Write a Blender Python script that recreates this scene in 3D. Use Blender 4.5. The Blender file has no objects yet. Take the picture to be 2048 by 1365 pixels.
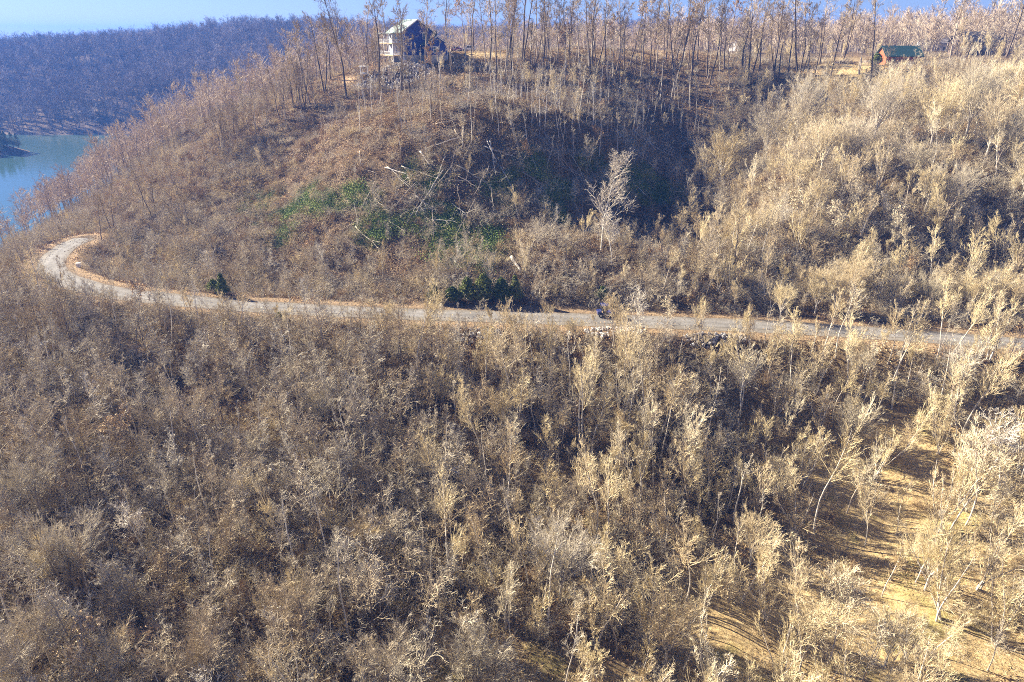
import bpy, bmesh, math, random
import numpy as np
from mathutils import Vector, Matrix

R = math.radians
random.seed(7)
rng = np.random.default_rng(11)
sc = bpy.context.scene
COL = sc.collection

# ---------------------------------------------------------------- camera
CAMZ = 60.0
PITCH = 24.1
FPX = 1365.0
cam_d = bpy.data.cameras.new("camera")
cam = bpy.data.objects.new("camera", cam_d)
COL.objects.link(cam)
cam.location = (0, 0, CAMZ)
cam.rotation_euler = (R(90 - PITCH), 0, 0)
cam_d.sensor_width = 36.0
cam_d.lens = 36.0 * FPX / 2048.0
cam_d.clip_start = 0.5
cam_d.clip_end = 9000
sc.camera = cam

# ---------------------------------------------------------------- light
SUN_EL = 27.0
SUN_DIR = Vector((-1.0, 0.5, 0)).normalized()          # towards the sun, on the ground plane
world = bpy.data.worlds.new("World")
sc.world = world
world.use_nodes = True
wn = world.node_tree
bg = wn.nodes["Background"]
sky = wn.nodes.new("ShaderNodeTexSky")
sky.sky_type = 'NISHITA'
sky.sun_disc = False
sky.sun_elevation = R(SUN_EL)
sky.sun_rotation = math.atan2(SUN_DIR.x, SUN_DIR.y)
sky.altitude = 1200
sky.air_density = 1.0
sky.dust_density = 0.1
sky.ozone_density = 2.5
tint = wn.nodes.new("ShaderNodeMix"); tint.data_type = 'RGBA'; tint.blend_type = 'MULTIPLY'
tint.inputs[0].default_value = 1.0
tint.inputs[7].default_value = (.36, .41, .68, 1)
wn.links.new(sky.outputs[0], tint.inputs[6])
wn.links.new(tint.outputs[2], bg.inputs[0])
bg.inputs[1].default_value = 0.05
sd = bpy.data.lights.new("sun", 'SUN')
sd.energy = 5.0
sd.angle = R(0.5)
sd.color = (1.0, 0.89, 0.70)
sun = bpy.data.objects.new("sun", sd)
COL.objects.link(sun)
ld = -(SUN_DIR * math.cos(R(SUN_EL)) + Vector((0, 0, math.sin(R(SUN_EL)))))
sun.rotation_euler = ld.to_track_quat('-Z', 'Y').to_euler()
sun.location = (-100, 40, 150)
sc.view_settings.view_transform = 'Standard'
sc.view_settings.look = 'None'
sc.view_settings.exposure = 2.1
sc.view_settings.gamma = 1.0
cy = sc.cycles
cy.max_bounces = 4
cy.diffuse_bounces = 2
cy.glossy_bounces = 2
cy.transmission_bounces = 2
cy.volume_bounces = 0
cy.transparent_max_bounces = 4
cy.caustics_reflective = False
cy.caustics_refractive = False
cy.pixel_filter_type = 'BLACKMAN_HARRIS'
cy.filter_width = 1.0
cy.use_denoising = False
cy.use_adaptive_sampling = False

# ---------------------------------------------------------------- projection helpers
cP, sP = math.cos(R(PITCH)), math.sin(R(PITCH))


def pix(X, Y, y):
    """world point on the photo ray (X, Y in 2048 px units) at depth y"""
    u = (X - 1024) / FPX
    v = (682.5 - Y) / FPX
    t = y / (cP + v * sP)
    return (u * t, y, CAMZ + t * (-sP + v * cP))


def pixz(X, Y, z):
    u = (X - 1024) / FPX
    v = (682.5 - Y) / FPX
    t = (z - CAMZ) / (-sP + v * cP)
    return (u * t, t * (cP + v * sP), z)


def proj(x, y, z):
    x, y, z = np.asarray(x, float), np.asarray(y, float), np.asarray(z, float) - CAMZ
    d = y * cP - z * sP
    d = np.maximum(d, 1e-3)
    return 1024 + FPX * x / d, 682.5 - FPX * (y * sP + z * cP) / d, d


# ---------------------------------------------------------------- noise
_perm = rng.random((256, 256))


def vnoise(x, y, s, seed=0):
    x = np.asarray(x, float) / s + 57.3 * seed
    y = np.asarray(y, float) / s + 31.7 * seed
    xi, yi = np.floor(x).astype(int), np.floor(y).astype(int)
    fx, fy = x - xi, y - yi
    fx, fy = fx * fx * (3 - 2 * fx), fy * fy * (3 - 2 * fy)
    g = lambda a, b: _perm[a & 255, b & 255]
    return ((g(xi, yi) * (1 - fx) + g(xi + 1, yi) * fx) * (1 - fy) + (g(xi, yi + 1) * (1 - fx) + g(xi + 1, yi + 1) * fx) * fy) * 2 - 1


# ---------------------------------------------------------------- terrain
ROADZ = 20.0
road_px = [(2300, 712), (2048, 690), (1800, 670), (1500, 652), (1200, 641), (1000, 634), (800, 628), (600, 619), (450, 609),
           (330, 598), (230, 586), (160, 570), (118, 553), (102, 535), (108, 516), (124, 500), (146, 487), (168, 478)]
road_ctrl = np.array([pixz(X, Y, ROADZ)[:2] for X, Y in road_px])


def catmull(P, n=10):
    out = []
    for i in range(len(P) - 1):
        p0, p1, p2, p3 = P[max(i - 1, 0)], P[i], P[i + 1], P[min(i + 2, len(P) - 1)]
        for k in range(n):
            t = k / n
            out.append(0.5 * ((2 * p1) + (-p0 + p2) * t + (2 * p0 - 5 * p1 + 4 * p2 - p3) * t * t + (-p0 + 3 * p1 - 3 * p2 + p3) * t ** 3))
    out.append(P[-1])
    return np.array(out)


ROAD = catmull(road_ctrl, 12)


def road_dist(x, y):
    x, y = np.atleast_1d(x).astype(float), np.atleast_1d(y).astype(float)
    best = np.full(x.shape, 1e9)
    for i in range(0, len(ROAD) - 1, 2):
        a, b = ROAD[i], ROAD[min(i + 2, len(ROAD) - 1)]
        d = b - a
        L = d @ d
        t = np.clip(((x - a[0]) * d[0] + (y - a[1]) * d[1]) / L, 0, 1)
        best = np.minimum(best, np.hypot(x - a[0] - t * d[0], y - a[1] - t * d[1]))
    return best


LAKE = -5.0
ctrl = []
for X, Y, y in [
    (1000, 600, 104), (1000, 500, 118), (1000, 430, 128), (1000, 255, 145), (1000, 195, 176), (1000, 112, 216),
    (800, 590, 109), (850, 440, 127), (850, 262, 146), (700, 300, 150), (800, 200, 178), (800, 160, 203), (830, 122, 211), (900, 110, 216),
    (600, 590, 113), (600, 500, 126), (600, 380, 150), (600, 280, 174), (610, 190, 200), (700, 165, 206),
    (400, 590, 117), (400, 500, 132), (400, 400, 155), (410, 322, 176), (510, 255, 187),
    (250, 560, 124), (250, 500, 140), (260, 430, 158), (200, 465, 152),
    (1200, 605, 103), (1200, 490, 119), (1200, 430, 131), (1200, 262, 154), (1200, 205, 184), (1200, 180, 205), (1200, 116, 228),
    (1400, 600, 102), (1400, 450, 132), (1400, 330, 155), (1400, 250, 178), (1400, 180, 214), (1400, 115, 240),
    (1600, 603, 105), (1600, 540, 112), (1560, 420, 128), (1560, 300, 150), (1600, 200, 182), (1600, 150, 214), (1600, 124, 240),
    (1800, 603, 106), (1800, 540, 113), (1800, 400, 128), (1800, 280, 148), (1800, 200, 172), (1760, 150, 204), (1760, 127, 225),
    (2048, 605, 107), (2048, 540, 115), (2048, 380, 130), (2048, 280, 144), (2048, 200, 170), (2048, 150, 195), (2048, 115, 240),
    (2400, 605, 106), (2400, 530, 116), (2400, 300, 140), (2400, 150, 200),
]:
    ctrl.append(pix(X, Y, y))
ctrl += [
    (-40, 25, 14), (0, 25, 6), (40, 25, 6), (90, 25, 9), (-90, 30, 18), (0, -40, 6), (-100, -40, 20), (100, -40, 10),
    (-90, 60, 19), (-60, 60, 16), (-30, 60, 13), (0, 60, 10.5), (30, 60, 7.5), (70, 60, 11.5), (110, 60, 17),
    (-80, 80, 18), (-40, 80, 16.5), (0, 80, 15), (40, 78, 10.5), (75, 74, 12), (110, 78, 17),
    (-110, 100, 18), (-95, 112, 18.5), (-104, 124, 16), (-122, 132, 6), (-160, 150, -8), (-130, 160, 4), (-150, 110, 4), (-150, 60, 8), (-220, 60, -8),
    (-112, 148, 15), (-120, 180, 12), (-150, 200, 0), (-185, 250, -8), (-192, 300, -8), (-200, 380, -6),
    (-130, 300, 22), (-110, 350, 30), (-104, 250, 30), (-60, 300, 42), (-70, 240, 44), (-95, 225, 36), (-150, 260, 10),
    (-300, 200, -14), (-300, 300, -14), (-300, 440, -12), (-420, 420, -12), (-600, 300, -14), (-900, 350, -10),
    (-285, 512, -5), (-400, 516, -5), (-500, 512, -5), (-700, 520, -4), (-190, 500, -1), (-100, 500, 14), (0, 520, 28),
    (-300, 590, 18), (-330, 680, 42), (-220, 700, 56), (-150, 650, 46), (-450, 590, 15), (-450, 700, 33), (-560, 760, 38), (-500, 850, 38), (-650, 600, 18),
    (-700, 850, 34), (-600, 1100, 36), (-900, 1500, 34), (0, 800, 52), (200, 700, 48), (-50, 620, 40),
    (0, 250, 55), (60, 260, 54.5), (130, 270, 54), (220, 300, 53), (300, 260, 50), (0, 340, 48), (100, 400, 47), (220, 420, 50), (350, 400, 54), (450, 300, 50),
    (100, 550, 46), (300, 600, 54), (600, 700, 56), (300, 1000, 56), (900, 1500, 56), (900, 500, 56), (900, 50, 30), (400, 60, 25), (0, 1500, 50),
    (0, 3000, 40), (-1500, 3000, 30), (1500, 3000, 45), (-1800, 800, -5), (1800, 800, 50), (1800, -100, 30), (-1800, -100, -5), (0, -300, 10),
]
for i in range(0, len(ROAD), 9):
    ctrl.append((ROAD[i][0], ROAD[i][1], ROADZ))
ctrl = np.array(ctrl)
CC = 14.0


def _k(ax, ay, bx, by):
    return np.sqrt((ax[:, None] - bx[None]) ** 2 + (ay[:, None] - by[None]) ** 2 + CC * CC)


_A = _k(ctrl[:, 0], ctrl[:, 1], ctrl[:, 0], ctrl[:, 1])
_W = np.linalg.solve(_A - 0.15 * np.eye(len(ctrl)), ctrl[:, 2] - 20.0)
pads = []      # (x, y, r, z): levelled places


def H(x, y):
    x = np.atleast_1d(np.asarray(x, float)); y = np.atleast_1d(np.asarray(y, float))
    sh = x.shape
    x, y = x.ravel(), y.ravel()
    h = np.empty(x.shape)
    for s in range(0, len(x), 20000):
        h[s:s + 20000] = _k(x[s:s + 20000], y[s:s + 20000], ctrl[:, 0], ctrl[:, 1]) @ _W + 20.0
    rd = road_dist(x, y)
    nw = np.clip((rd - 3.5) / 10, 0, 1)
    near = np.clip((900 - np.hypot(x, y)) / 600, 0, 1)
    h += nw * (0.9 * vnoise(x, y, 26, 1) + 0.55 * vnoise(x, y, 9, 2) * near + 0.28 * vnoise(x, y, 3.4, 3) * near + 0.1 * vnoise(x, y, 1.3, 4) * near)
    far = np.clip((np.hypot(x, y) - 420) / 200, 0, 1)
    h += far * (7 * vnoise(x, y, 120, 5) + 3 * vnoise(x, y, 50, 6)) * np.clip((h + 5) / 12, 0, 1)
    # ravine cutting the middle of the hill
    rx = 0.45 * (y - 110) + 13 + 4 * vnoise(y, y, 30, 9)
    m = np.exp(-((x - rx) / np.where(x < rx, 17.0, 38.0)) ** 2) * np.clip((y - 120) / 24, 0, 1) * np.clip((212 - y) / 25, 0, 1)
    h -= 11.0 * m
    w = np.clip((rd - 3.6) / 5.0, 0, 1)
    w = w * w * (3 - 2 * w)
    h = ROADZ * (1 - w) + h * w
    for (px_, py_, pr, pz) in pads:
        q = np.clip((np.hypot(x - px_, y - py_) - pr) / (pr * 0.9), 0, 1)
        q = q * q * (3 - 2 * q)
        h = pz * (1 - q) + h * q
    # promontory in the lake
    q = np.exp(-(((x + 352) / 58) ** 2 + ((y - 425) / 17) ** 2) ** 1.3)
    h = h + q * 20
    h = np.clip(h, -15, 90)
    return h.reshape(sh)


def Hs(x, y):
    return float(H([x], [y])[0])


hc = pix(808, 110, 209)            # house corner
pads.append((hc[0] + 2, hc[1] + 6, 8.0, 53.0))
gd = pix(1725, 129, 224)
pads.append((gd[0] + 4, gd[1], 16.0, gd[2]))
cr = pix(925, 104, 232)
pads.append((cr[0], cr[1], 12.0, cr[2]))


# ---------------------------------------------------------------- scene helpers
def tag(o, label=None, cat=None, group=None, kind=None):
    if label: o['label'] = label
    if cat: o['category'] = cat
    if group: o['group'] = group
    if kind: o['kind'] = kind
    return o


def empty(name, loc, rz=0.0, scale=1.0):
    o = bpy.data.objects.new(name, None)
    COL.objects.link(o)
    o.location = loc
    o.rotation_euler = (0, 0, rz)
    o.scale = (scale,) * 3
    o.empty_display_size = 0.2
    return o


def mesh_from(name, V, F, mats, midx=None, smooth=False):
    """V (n,3) array; F (m,k) array of one face size or list of such arrays"""
    me = bpy.data.meshes.new(name)
    Fs = F if isinstance(F, list) else [F]
    Fs = [f for f in Fs if len(f)]
    me.vertices.add(len(V))
    me.vertices.foreach_set("co", np.asarray(V, np.float32).ravel())
    tot = np.concatenate([np.full(len(f), f.shape[1], np.int32) for f in Fs])
    idx = np.concatenate([f.ravel() for f in Fs]).astype(np.int32)
    st = np.concatenate([[0], np.cumsum(tot)[:-1]]).astype(np.int32)
    me.loops.add(len(idx))
    me.loops.foreach_set("vertex_index", idx)
    me.polygons.add(len(tot))
    me.polygons.foreach_set("loop_start", st)
    me.polygons.foreach_set("loop_total", tot)
    if midx is not None:
        me.polygons.foreach_set("material_index", np.asarray(midx, np.int32))
    me.polygons.foreach_set("use_smooth", np.full(len(tot), smooth))
    for m in mats: me.materials.append(m)
    me.update(calc_edges=True)
    return me


class MB:
    """collects simple solids and links them as one mesh object"""
    def __init__(s): s.v = []; s.f = []

    def add(s, vs, fs):
        b = len(s.v); s.v += [tuple(v) for v in vs]; s.f += [tuple(i + b for i in f) for f in fs]; return s

    def box(s, x0, y0, z0, x1, y1, z1):
        return s.add([(x0, y0, z0), (x1, y0, z0), (x1, y1, z0), (x0, y1, z0), (x0, y0, z1), (x1, y0, z1), (x1, y1, z1), (x0, y1, z1)],
                     [(0, 3, 2, 1), (4, 5, 6, 7), (0, 1, 5, 4), (1, 2, 6, 5), (2, 3, 7, 6), (3, 0, 4, 7)])

    def prism(s, poly, axis, a, b):
        """poly in the two other axes, extruded along axis from a to b"""
        def P(p, t):
            if axis == 'x': return (t, p[0], p[1])
            if axis == 'y': return (p[0], t, p[1])
            return (p[0], p[1], t)
        n = len(poly)
        return s.add([P(p, a) for p in poly] + [P(p, b) for p in poly],
                     [tuple(range(n))[::-1], tuple(range(n, 2 * n))] + [(i, (i + 1) % n, n + (i + 1) % n, n + i) for i in range(n)])

    def bar(s, p, q, r, n=6, r2=None):
        p, q = Vector(p), Vector(q)
        d = (q - p).normalized()
        a = d.orthogonal().normalized(); c = d.cross(a)
        r2 = r if r2 is None else r2
        ring = lambda o, rr: [o + (a * math.cos(2 * math.pi * i / n) + c * math.sin(2 * math.pi * i / n)) * rr for i in range(n)]
        return s.add(ring(p, r) + ring(q, r2), [tuple(range(n))[::-1], tuple(range(n, 2 * n))] + [(i, (i + 1) % n, n + (i + 1) % n, n + i) for i in range(n)])

    def build(s, name, m, parent=None, bevel=0.0, loc=(0, 0, 0), smooth=False):
        me = bpy.data.meshes.new(name)
        me.from_pydata(s.v, [], s.f)
        bm = bmesh.new(); bm.from_mesh(me)
        bmesh.ops.recalc_face_normals(bm, faces=bm.faces)
        if bevel: bmesh.ops.bevel(bm, geom=bm.edges[:], offset=bevel, segments=2, affect='EDGES', clamp_overlap=True)
        bm.to_mesh(me); bm.free()
        if smooth: me.polygons.foreach_set("use_smooth", [True] * len(me.polygons))
        me.materials.append(m)
        o = bpy.data.objects.new(name, me)
        COL.objects.link(o)
        o.location = loc
        if parent: o.parent = parent
        return o


# ---------------------------------------------------------------- materials
def mat(name, col, rough=0.8, metal=0.0, spec=0.3):
    m = bpy.data.materials.new(name); m.use_nodes = True
    b = m.node_tree.nodes["Principled BSDF"]
    b.inputs["Base Color"].default_value = (*col, 1)
    b.inputs["Roughness"].default_value = rough
    b.inputs["Metallic"].default_value = metal
    b.inputs["Specular IOR Level"].default_value = spec
    return m


def ramp(nt, stops, fac):
    n = nt.nodes.new("ShaderNodeValToRGB")
    while len(n.color_ramp.elements) > 1: n.color_ramp.elements.remove(n.color_ramp.elements[-1])
    for i, (p, c) in enumerate(stops):
        e = n.color_ramp.elements[0] if i == 0 else n.color_ramp.elements.new(p)
        e.position = p
        e.color = (*c, 1)
    nt.links.new(fac, n.inputs[0])
    return n.outputs[0]


def noise(nt, scale, detail=4, rough=0.6, vec=None):
    n = nt.nodes.new("ShaderNodeTexNoise")
    n.inputs["Scale"].default_value = scale
    n.inputs["Detail"].default_value = detail
    n.inputs["Roughness"].default_value = rough
    if vec is not None: nt.links.new(vec, n.inputs["Vector"])
    return n.outputs["Fac"]


def mixc(nt, f, a, b, mode='MIX'):
    n = nt.nodes.new("ShaderNodeMix"); n.data_type = 'RGBA'; n.blend_type = mode
    for s, v in ((n.inputs[0], f), (n.inputs[6], a), (n.inputs[7], b)):
        if hasattr(v, "type") or hasattr(v, "is_output"): nt.links.new(v, s)
        elif isinstance(v, tuple): s.default_value = (*v, 1)
        else: s.default_value = v
    return n.outputs[2]


def bark(name, stops, vary=1.2):
    """bark colour differs from tree to tree (Object Info random) and along the stem (noise)"""
    m = bpy.data.materials.new(name); m.use_nodes = True
    nt = m.node_tree
    b = nt.nodes["Principled BSDF"]
    b.inputs["Roughness"].default_value = 0.85
    b.inputs["Specular IOR Level"].default_value = 0.25
    oi = nt.nodes.new("ShaderNodeObjectInfo")
    tc = nt.nodes.new("ShaderNodeTexCoord")
    c = ramp(nt, stops, oi.outputs["Random"])
    nz = noise(nt, 1.5, 3, 0.6, tc.outputs["Object"])
    g = ramp(nt, [(0.3, (0.62,) * 3), (0.7, (1.3,) * 3)], nz)
    nt.links.new(mixc(nt, 1.0, c, g, 'MULTIPLY'), b.inputs["Base Color"])
    return m


T_TAN = bark("twig_tan", [(0, (.56, .46, .26)), (.35, (.66, .56, .35)), (.7, (.58, .47, .29)), (1, (.72, .64, .46))])
T_GREY = bark("twig_grey", [(0, (.46, .40, .28)), (.4, (.56, .50, .38)), (.75, (.46, .38, .26)), (1, (.66, .61, .50))])
T_BROWN = bark("twig_brown", [(0, (.30, .23, .13)), (.5, (.40, .31, .19)), (1, (.52, .43, .29))])
T_RUST = bark("twig_rust", [(0, (.30, .19, .10)), (.5, (.38, .27, .15)), (1, (.46, .35, .2))])
T_WHITE = bark("twig_white", [(0, (.60, .54, .44)), (1, (.68, .62, .52))])
T_FAR = bark("twig_far", [(0, (.16, .13, .12)), (.5, (.26, .21, .19)), (.85, (.34, .29, .27)), (1, (.50, .45, .42))])
T_PLAT = bark("twig_plateau", [(0, (.40, .31, .22)), (.5, (.52, .42, .31)), (1, (.62, .53, .41))])
B_DARK = bark("bark_dark", [(0, (.08, .06, .05)), (1, (.17, .13, .10))])
B_MID = bark("bark_mid", [(0, (.26, .21, .16)), (1, (.40, .34, .27))])
B_PALE = bark("bark_pale", [(0, (.48, .43, .36)), (1, (.62, .57, .49))])
B_WHITE = bark("bark_white", [(0, (.60, .56, .48)), (1, (.70, .66, .58))])
L_BROWN = bark("leaf_dead", [(0, (.40, .24, .12)), (.5, (.52, .34, .18)), (1, (.62, .46, .28))])
L_CREAM = bark("leaf_cream", [(0, (.62, .52, .34)), (1, (.72, .62, .42))])
L_LITTER = bark("leaf_litter", [(0, (.20, .13, .07)), (.5, (.30, .21, .11)), (1, (.42, .32, .18))])
L_GREEN = bark("leaf_green", [(0, (.09, .15, .03)), (.5, (.17, .25, .05)), (1, (.34, .38, .10))])
L_CEDAR = bark("leaf_cedar", [(0, (.09, .13, .03)), (1, (.20, .23, .06))])


def ground_material():
    m = bpy.data.materials.new("ground"); m.use_nodes = True
    nt = m.node_tree; b = nt.nodes["Principled BSDF"]
    b.inputs["Roughness"].default_value = 0.95
    b.inputs["Specular IOR Level"].default_value = 0.1
    geo = nt.nodes.new("ShaderNodeNewGeometry"); P = geo.outputs["Position"]
    def att(n):
        a = nt.nodes.new("ShaderNodeAttribute"); a.attribute_name = n; return a.outputs["Fac"]
    fine = noise(nt, 3.0, 6, 0.75, P)
    big = noise(nt, 0.12, 4, 0.6, P)
    lit = ramp(nt, [(.36, (.05, .033, .02)), (.48, (.12, .08, .045)), (.56, (.24, .16, .09)), (.66, (.42, .31, .18))], fine)
    lit2 = ramp(nt, [(.36, (.06, .042, .030)), (.5, (.13, .095, .065)), (.66, (.32, .25, .17))], fine)
    litter = mixc(nt, ramp(nt, [(.42, (0, 0, 0)), (.58, (1, 1, 1))], big), lit, lit2)
    gr = ramp(nt, [(.32, (.30, .21, .10)), (.5, (.54, .40, .20)), (.68, (.70, .56, .32))], fine)
    grg = ramp(nt, [(.32, (.22, .18, .06)), (.5, (.42, .35, .13)), (.68, (.55, .47, .2))], fine)
    grass = mixc(nt, ramp(nt, [(.56, (0, 0, 0)), (.7, (1, 1, 1))], noise(nt, .2, 4, .6, P)), gr, grg)
    green = ramp(nt, [(.35, (.05, .09, .02)), (.55, (.13, .20, .03)), (.7, (.24, .30, .06))], fine)
    bare = ramp(nt, [(.35, (.36, .24, .13)), (.6, (.58, .42, .25))], fine)
    c = mixc(nt, att("grass"), litter, grass)
    gm = nt.nodes.new("ShaderNodeMath"); gm.operation = 'MULTIPLY'; gm.inputs[1].default_value = .55; nt.links.new(att("green"), gm.inputs[0])
    c = mixc(nt, gm.outputs[0], c, green)
    c = mixc(nt, att("bare"), c, bare)
    nt.links.new(c, b.inputs["Base Color"])
    bp = nt.nodes.new("ShaderNodeBump"); bp.inputs["Strength"].default_value = 1.0; bp.inputs["Distance"].default_value = 0.5
    nt.links.new(noise(nt, 1.6, 7, 0.8, P), bp.inputs["Height"])
    nt.links.new(bp.outputs[0], b.inputs["Normal"])
    return m


# ---------------------------------------------------------------- the ground
def axis(spans):
    out = []
    for a, b, s in spans:
        out += list(np.arange(a, b, s))
    out.append(spans[-1][1])
    return np.array(out)


gx = axis([(-1800, -800, 50), (-800, -440, 14), (-440, -150, 6), (-150, 130, 1.0), (130, 300, 5), (300, 800, 15), (800, 1800, 50)])
gy = axis([(-200, 20, 8), (20, 246, 1.0), (246, 360, 4), (360, 900, 9), (900, 3000, 60)])
GX, GY = np.meshgrid(gx, gy)
GZ = H(GX, GY)
nx, ny = len(gx), len(gy)
V = np.stack([GX.ravel(), GY.ravel(), GZ.ravel()], 1)
ii = (np.arange(ny - 1)[:, None] * nx + np.arange(nx - 1)[None]).ravel()
F = np.stack([ii, ii + 1, ii + 1 + nx, ii + nx], 1)
gme = mesh_from("ground", V, F, [ground_material()], smooth=True)
PX, PY, PD = proj(V[:, 0], V[:, 1], V[:, 2])


def blob(X, Y, cx, cy, rx, ry):
    return np.clip(1.6 - 1.6 * np.sqrt(((X - cx) / rx) ** 2 + ((Y - cy) / ry) ** 2), 0, 1)


def grass_w(x, y, X, Y, D):
    g = np.clip((x - 0.9 * (y - 44) - 6) / 10 + 0.5 * vnoise(x, y, 12, 21), 0, 1) * (y < 84) * np.clip((84 - y) / 8, 0, 1)
    g = np.maximum(g, np.clip((50.5 - y) / 5 + .5 * vnoise(x, y, 7, 22), 0, 1) * np.clip((x + 14) / 8, 0, 1) * .8)
    g = np.maximum(g, blob(X, Y, 1700, 138, 150, 26) * (D > 150) * (D < 330))
    g = np.maximum(g, blob(X, Y, 960, 110, 110, 10) * (D > 150) * (D < 330))
    g = np.maximum(g, 0.3 * np.clip(vnoise(x, y, 14, 23) * 2 - .6, 0, 1) * (y < 90))
    return np.clip(g, 0, 1)


def green_w(x, y, X, Y, D):
    g = np.zeros_like(x)
    for cx, cy, rx, ry in [(545, 425, 70, 45), (640, 400, 60, 35), (720, 395, 60, 30), (760, 460, 60, 50), (900, 455, 110, 70), (950, 500, 90, 50), (1020, 390, 60, 40),
                           (1060, 340, 60, 45), (1120, 400, 50, 60), (1270, 370, 90, 50), (1180, 320, 60, 40), (1320, 390, 60, 30), (850, 350, 60, 40), (580, 470, 60, 30)]:
        g = np.maximum(g, blob(X, Y, cx, cy, rx, ry))
    g = g * np.clip(vnoise(x, y, 5, 31) * 1.6 + 0.75, 0, 1) * (D > 80) * (D < 240)
    return np.clip(g, 0, 1)


def bare_w(x, y, X, Y, D):
    g = np.maximum(blob(X, Y, 880, 160, 16, 34), blob(X, Y, 690, 160, 50, 10))
    g = np.maximum(g, blob(X, Y, 1300, 112, 190, 14) * .7)
    g = np.maximum(g, blob(X, Y, 1520, 548, 190, 18) * .5) * (D > 90) * (D < 330)
    rd = road_dist(x, y)
    lef = np.clip(1 - np.abs(rd - 4.6) / 1.8, 0, 1) * np.clip((-60 - x) / 15, 0, 1)
    shoulder = np.clip(1 - np.abs(rd - 3.6) / 1.4, 0, 1) * .75
    return np.clip(np.maximum(np.maximum(g, lef), shoulder), 0, 1)


for nm, fn in (("grass", grass_w), ("green", green_w), ("bare", bare_w)):
    a = gme.attributes.new(nm, 'FLOAT', 'POINT')
    a.data.foreach_set("value", np.asarray(fn(V[:, 0], V[:, 1], PX, PY, PD), np.float32))
ground = bpy.data.objects.new("ground", gme); COL.objects.link(ground)
tag(ground, "brown leaf-littered hillside and valley floor with dry grass patches", None, None, 'structure')

# lake
def lake_mat():
    m = bpy.data.materials.new("water"); m.use_nodes = True
    nt = m.node_tree; b = nt.nodes["Principled BSDF"]
    b.inputs["Base Color"].default_value = (.05, .10, .09, 1)
    b.inputs["Roughness"].default_value = 0.10
    b.inputs["IOR"].default_value = 1.33
    b.inputs["Specular IOR Level"].default_value = 0.5
    geo = nt.nodes.new("ShaderNodeNewGeometry")
    mp = nt.nodes.new("ShaderNodeMapping"); mp.inputs["Scale"].default_value = (.35, 1.0, 1)
    nt.links.new(geo.outputs["Position"], mp.inputs[0])
    bp = nt.nodes.new("ShaderNodeBump"); bp.inputs["Strength"].default_value = .12; bp.inputs["Distance"].default_value = .3
    nt.links.new(noise(nt, .5, 4, .6, mp.outputs[0]), bp.inputs["Height"])
    nt.links.new(bp.outputs[0], b.inputs["Normal"])
    return m


lk = MB(); lk.add([(-1500, -100, LAKE), (-100, -100, LAKE), (-100, 900, LAKE), (-1500, 900, LAKE)], [(0, 1, 2, 3)])
tag(lk.build("water", lake_mat()), "calm blue-green lake below the wooded hills", None, None, 'structure')


# road
def road_mat():
    m = bpy.data.materials.new("gravel_road"); m.use_nodes = True
    nt = m.node_tree; b = nt.nodes["Principled BSDF"]
    b.inputs["Roughness"].default_value = 0.95
    geo = nt.nodes.new("ShaderNodeNewGeometry"); P = geo.outputs["Position"]
    a = nt.nodes.new("ShaderNodeAttribute"); a.attribute_name = "across"
    base = ramp(nt, [(.3, (.10, .098, .096)), (.5, (.19, .185, .18)), (.7, (.30, .29, .28))], noise(nt, 2.8, 8, .85, P))
    trk = ramp(nt, [(0, (.95, .88, .76)), (.16, (1.0, .93, .82)), (.215, (.95, .9, .8)), (.23, (.30, .26, .22)), (.245, (.9, .87, .8)), (.38, (1.05, 1.04, 1.03)), (.52, (.84, .82, .78)), (.68, (1.05, 1.04, 1.03)), (.85, (.95, .9, .82)), (1, (.8, .7, .56))], a.outputs["Fac"])
    pz = ramp(nt, [(.4, (.82, .8, .76)), (.6, (1.08, 1.07, 1.05))], noise(nt, .25, 3, .5, P))
    c = mixc(nt, 1.0, mixc(nt, 1.0, base, trk, 'MULTIPLY'), pz, 'MULTIPLY')
    nt.links.new(c, b.inputs["Base Color"])
    bp = nt.nodes.new("ShaderNodeBump"); bp.inputs["Strength"].default_value = .5; bp.inputs["Distance"].default_value = .08
    nt.links.new(noise(nt, 6, 5, .8, P), bp.inputs["Height"])
    nt.links.new(bp.outputs[0], b.inputs["Normal"])
    return m


tang = np.gradient(ROAD, axis=0); tang /= np.linalg.norm(tang, axis=1)[:, None]
nrm = np.stack([tang[:, 1], -tang[:, 0]], 1)
half = 2.4
nac = 25
s_ac = np.linspace(-1, 1, nac)
wob = 1 + .06 * vnoise(np.arange(len(ROAD)), np.arange(len(ROAD)) * 0, 7, 3)
RV = []
for i in range(len(ROAD)):
    for s in s_ac:
        p = ROAD[i] + nrm[i] * s * half * wob[i]
        RV.append((p[0], p[1], ROADZ + .09 - .07 * s * s + .03 * float(vnoise(p[0], p[1], 1.2, 8))))
RV = np.array(RV)
ii = (np.arange(len(ROAD) - 1)[:, None] * nac + np.arange(nac - 1)[None]).ravel()
RF = np.stack([ii, ii + 1, ii + 1 + nac, ii + nac], 1)
rme = mesh_from("road", RV, RF, [road_mat()], smooth=True)
rme.flip_normals()
at = rme.attributes.new("across", 'FLOAT', 'POINT')
# across = 0 at the valley side
side = 1.0 if ROAD[6][1] + nrm[6][1] < ROAD[6][1] else -1.0
at.data.foreach_set("value", np.tile((1 - side * s_ac) / 2, len(ROAD)).astype(np.float32))
ro = bpy.data.objects.new("road", rme); COL.objects.link(ro)
tag(ro, "pale gravel road running along the foot of the hill", None, None, 'structure')


# ---------------------------------------------------------------- tree growing
def unit(v): return v / np.maximum(np.linalg.norm(v, axis=-1, keepdims=True), 1e-9)


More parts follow.
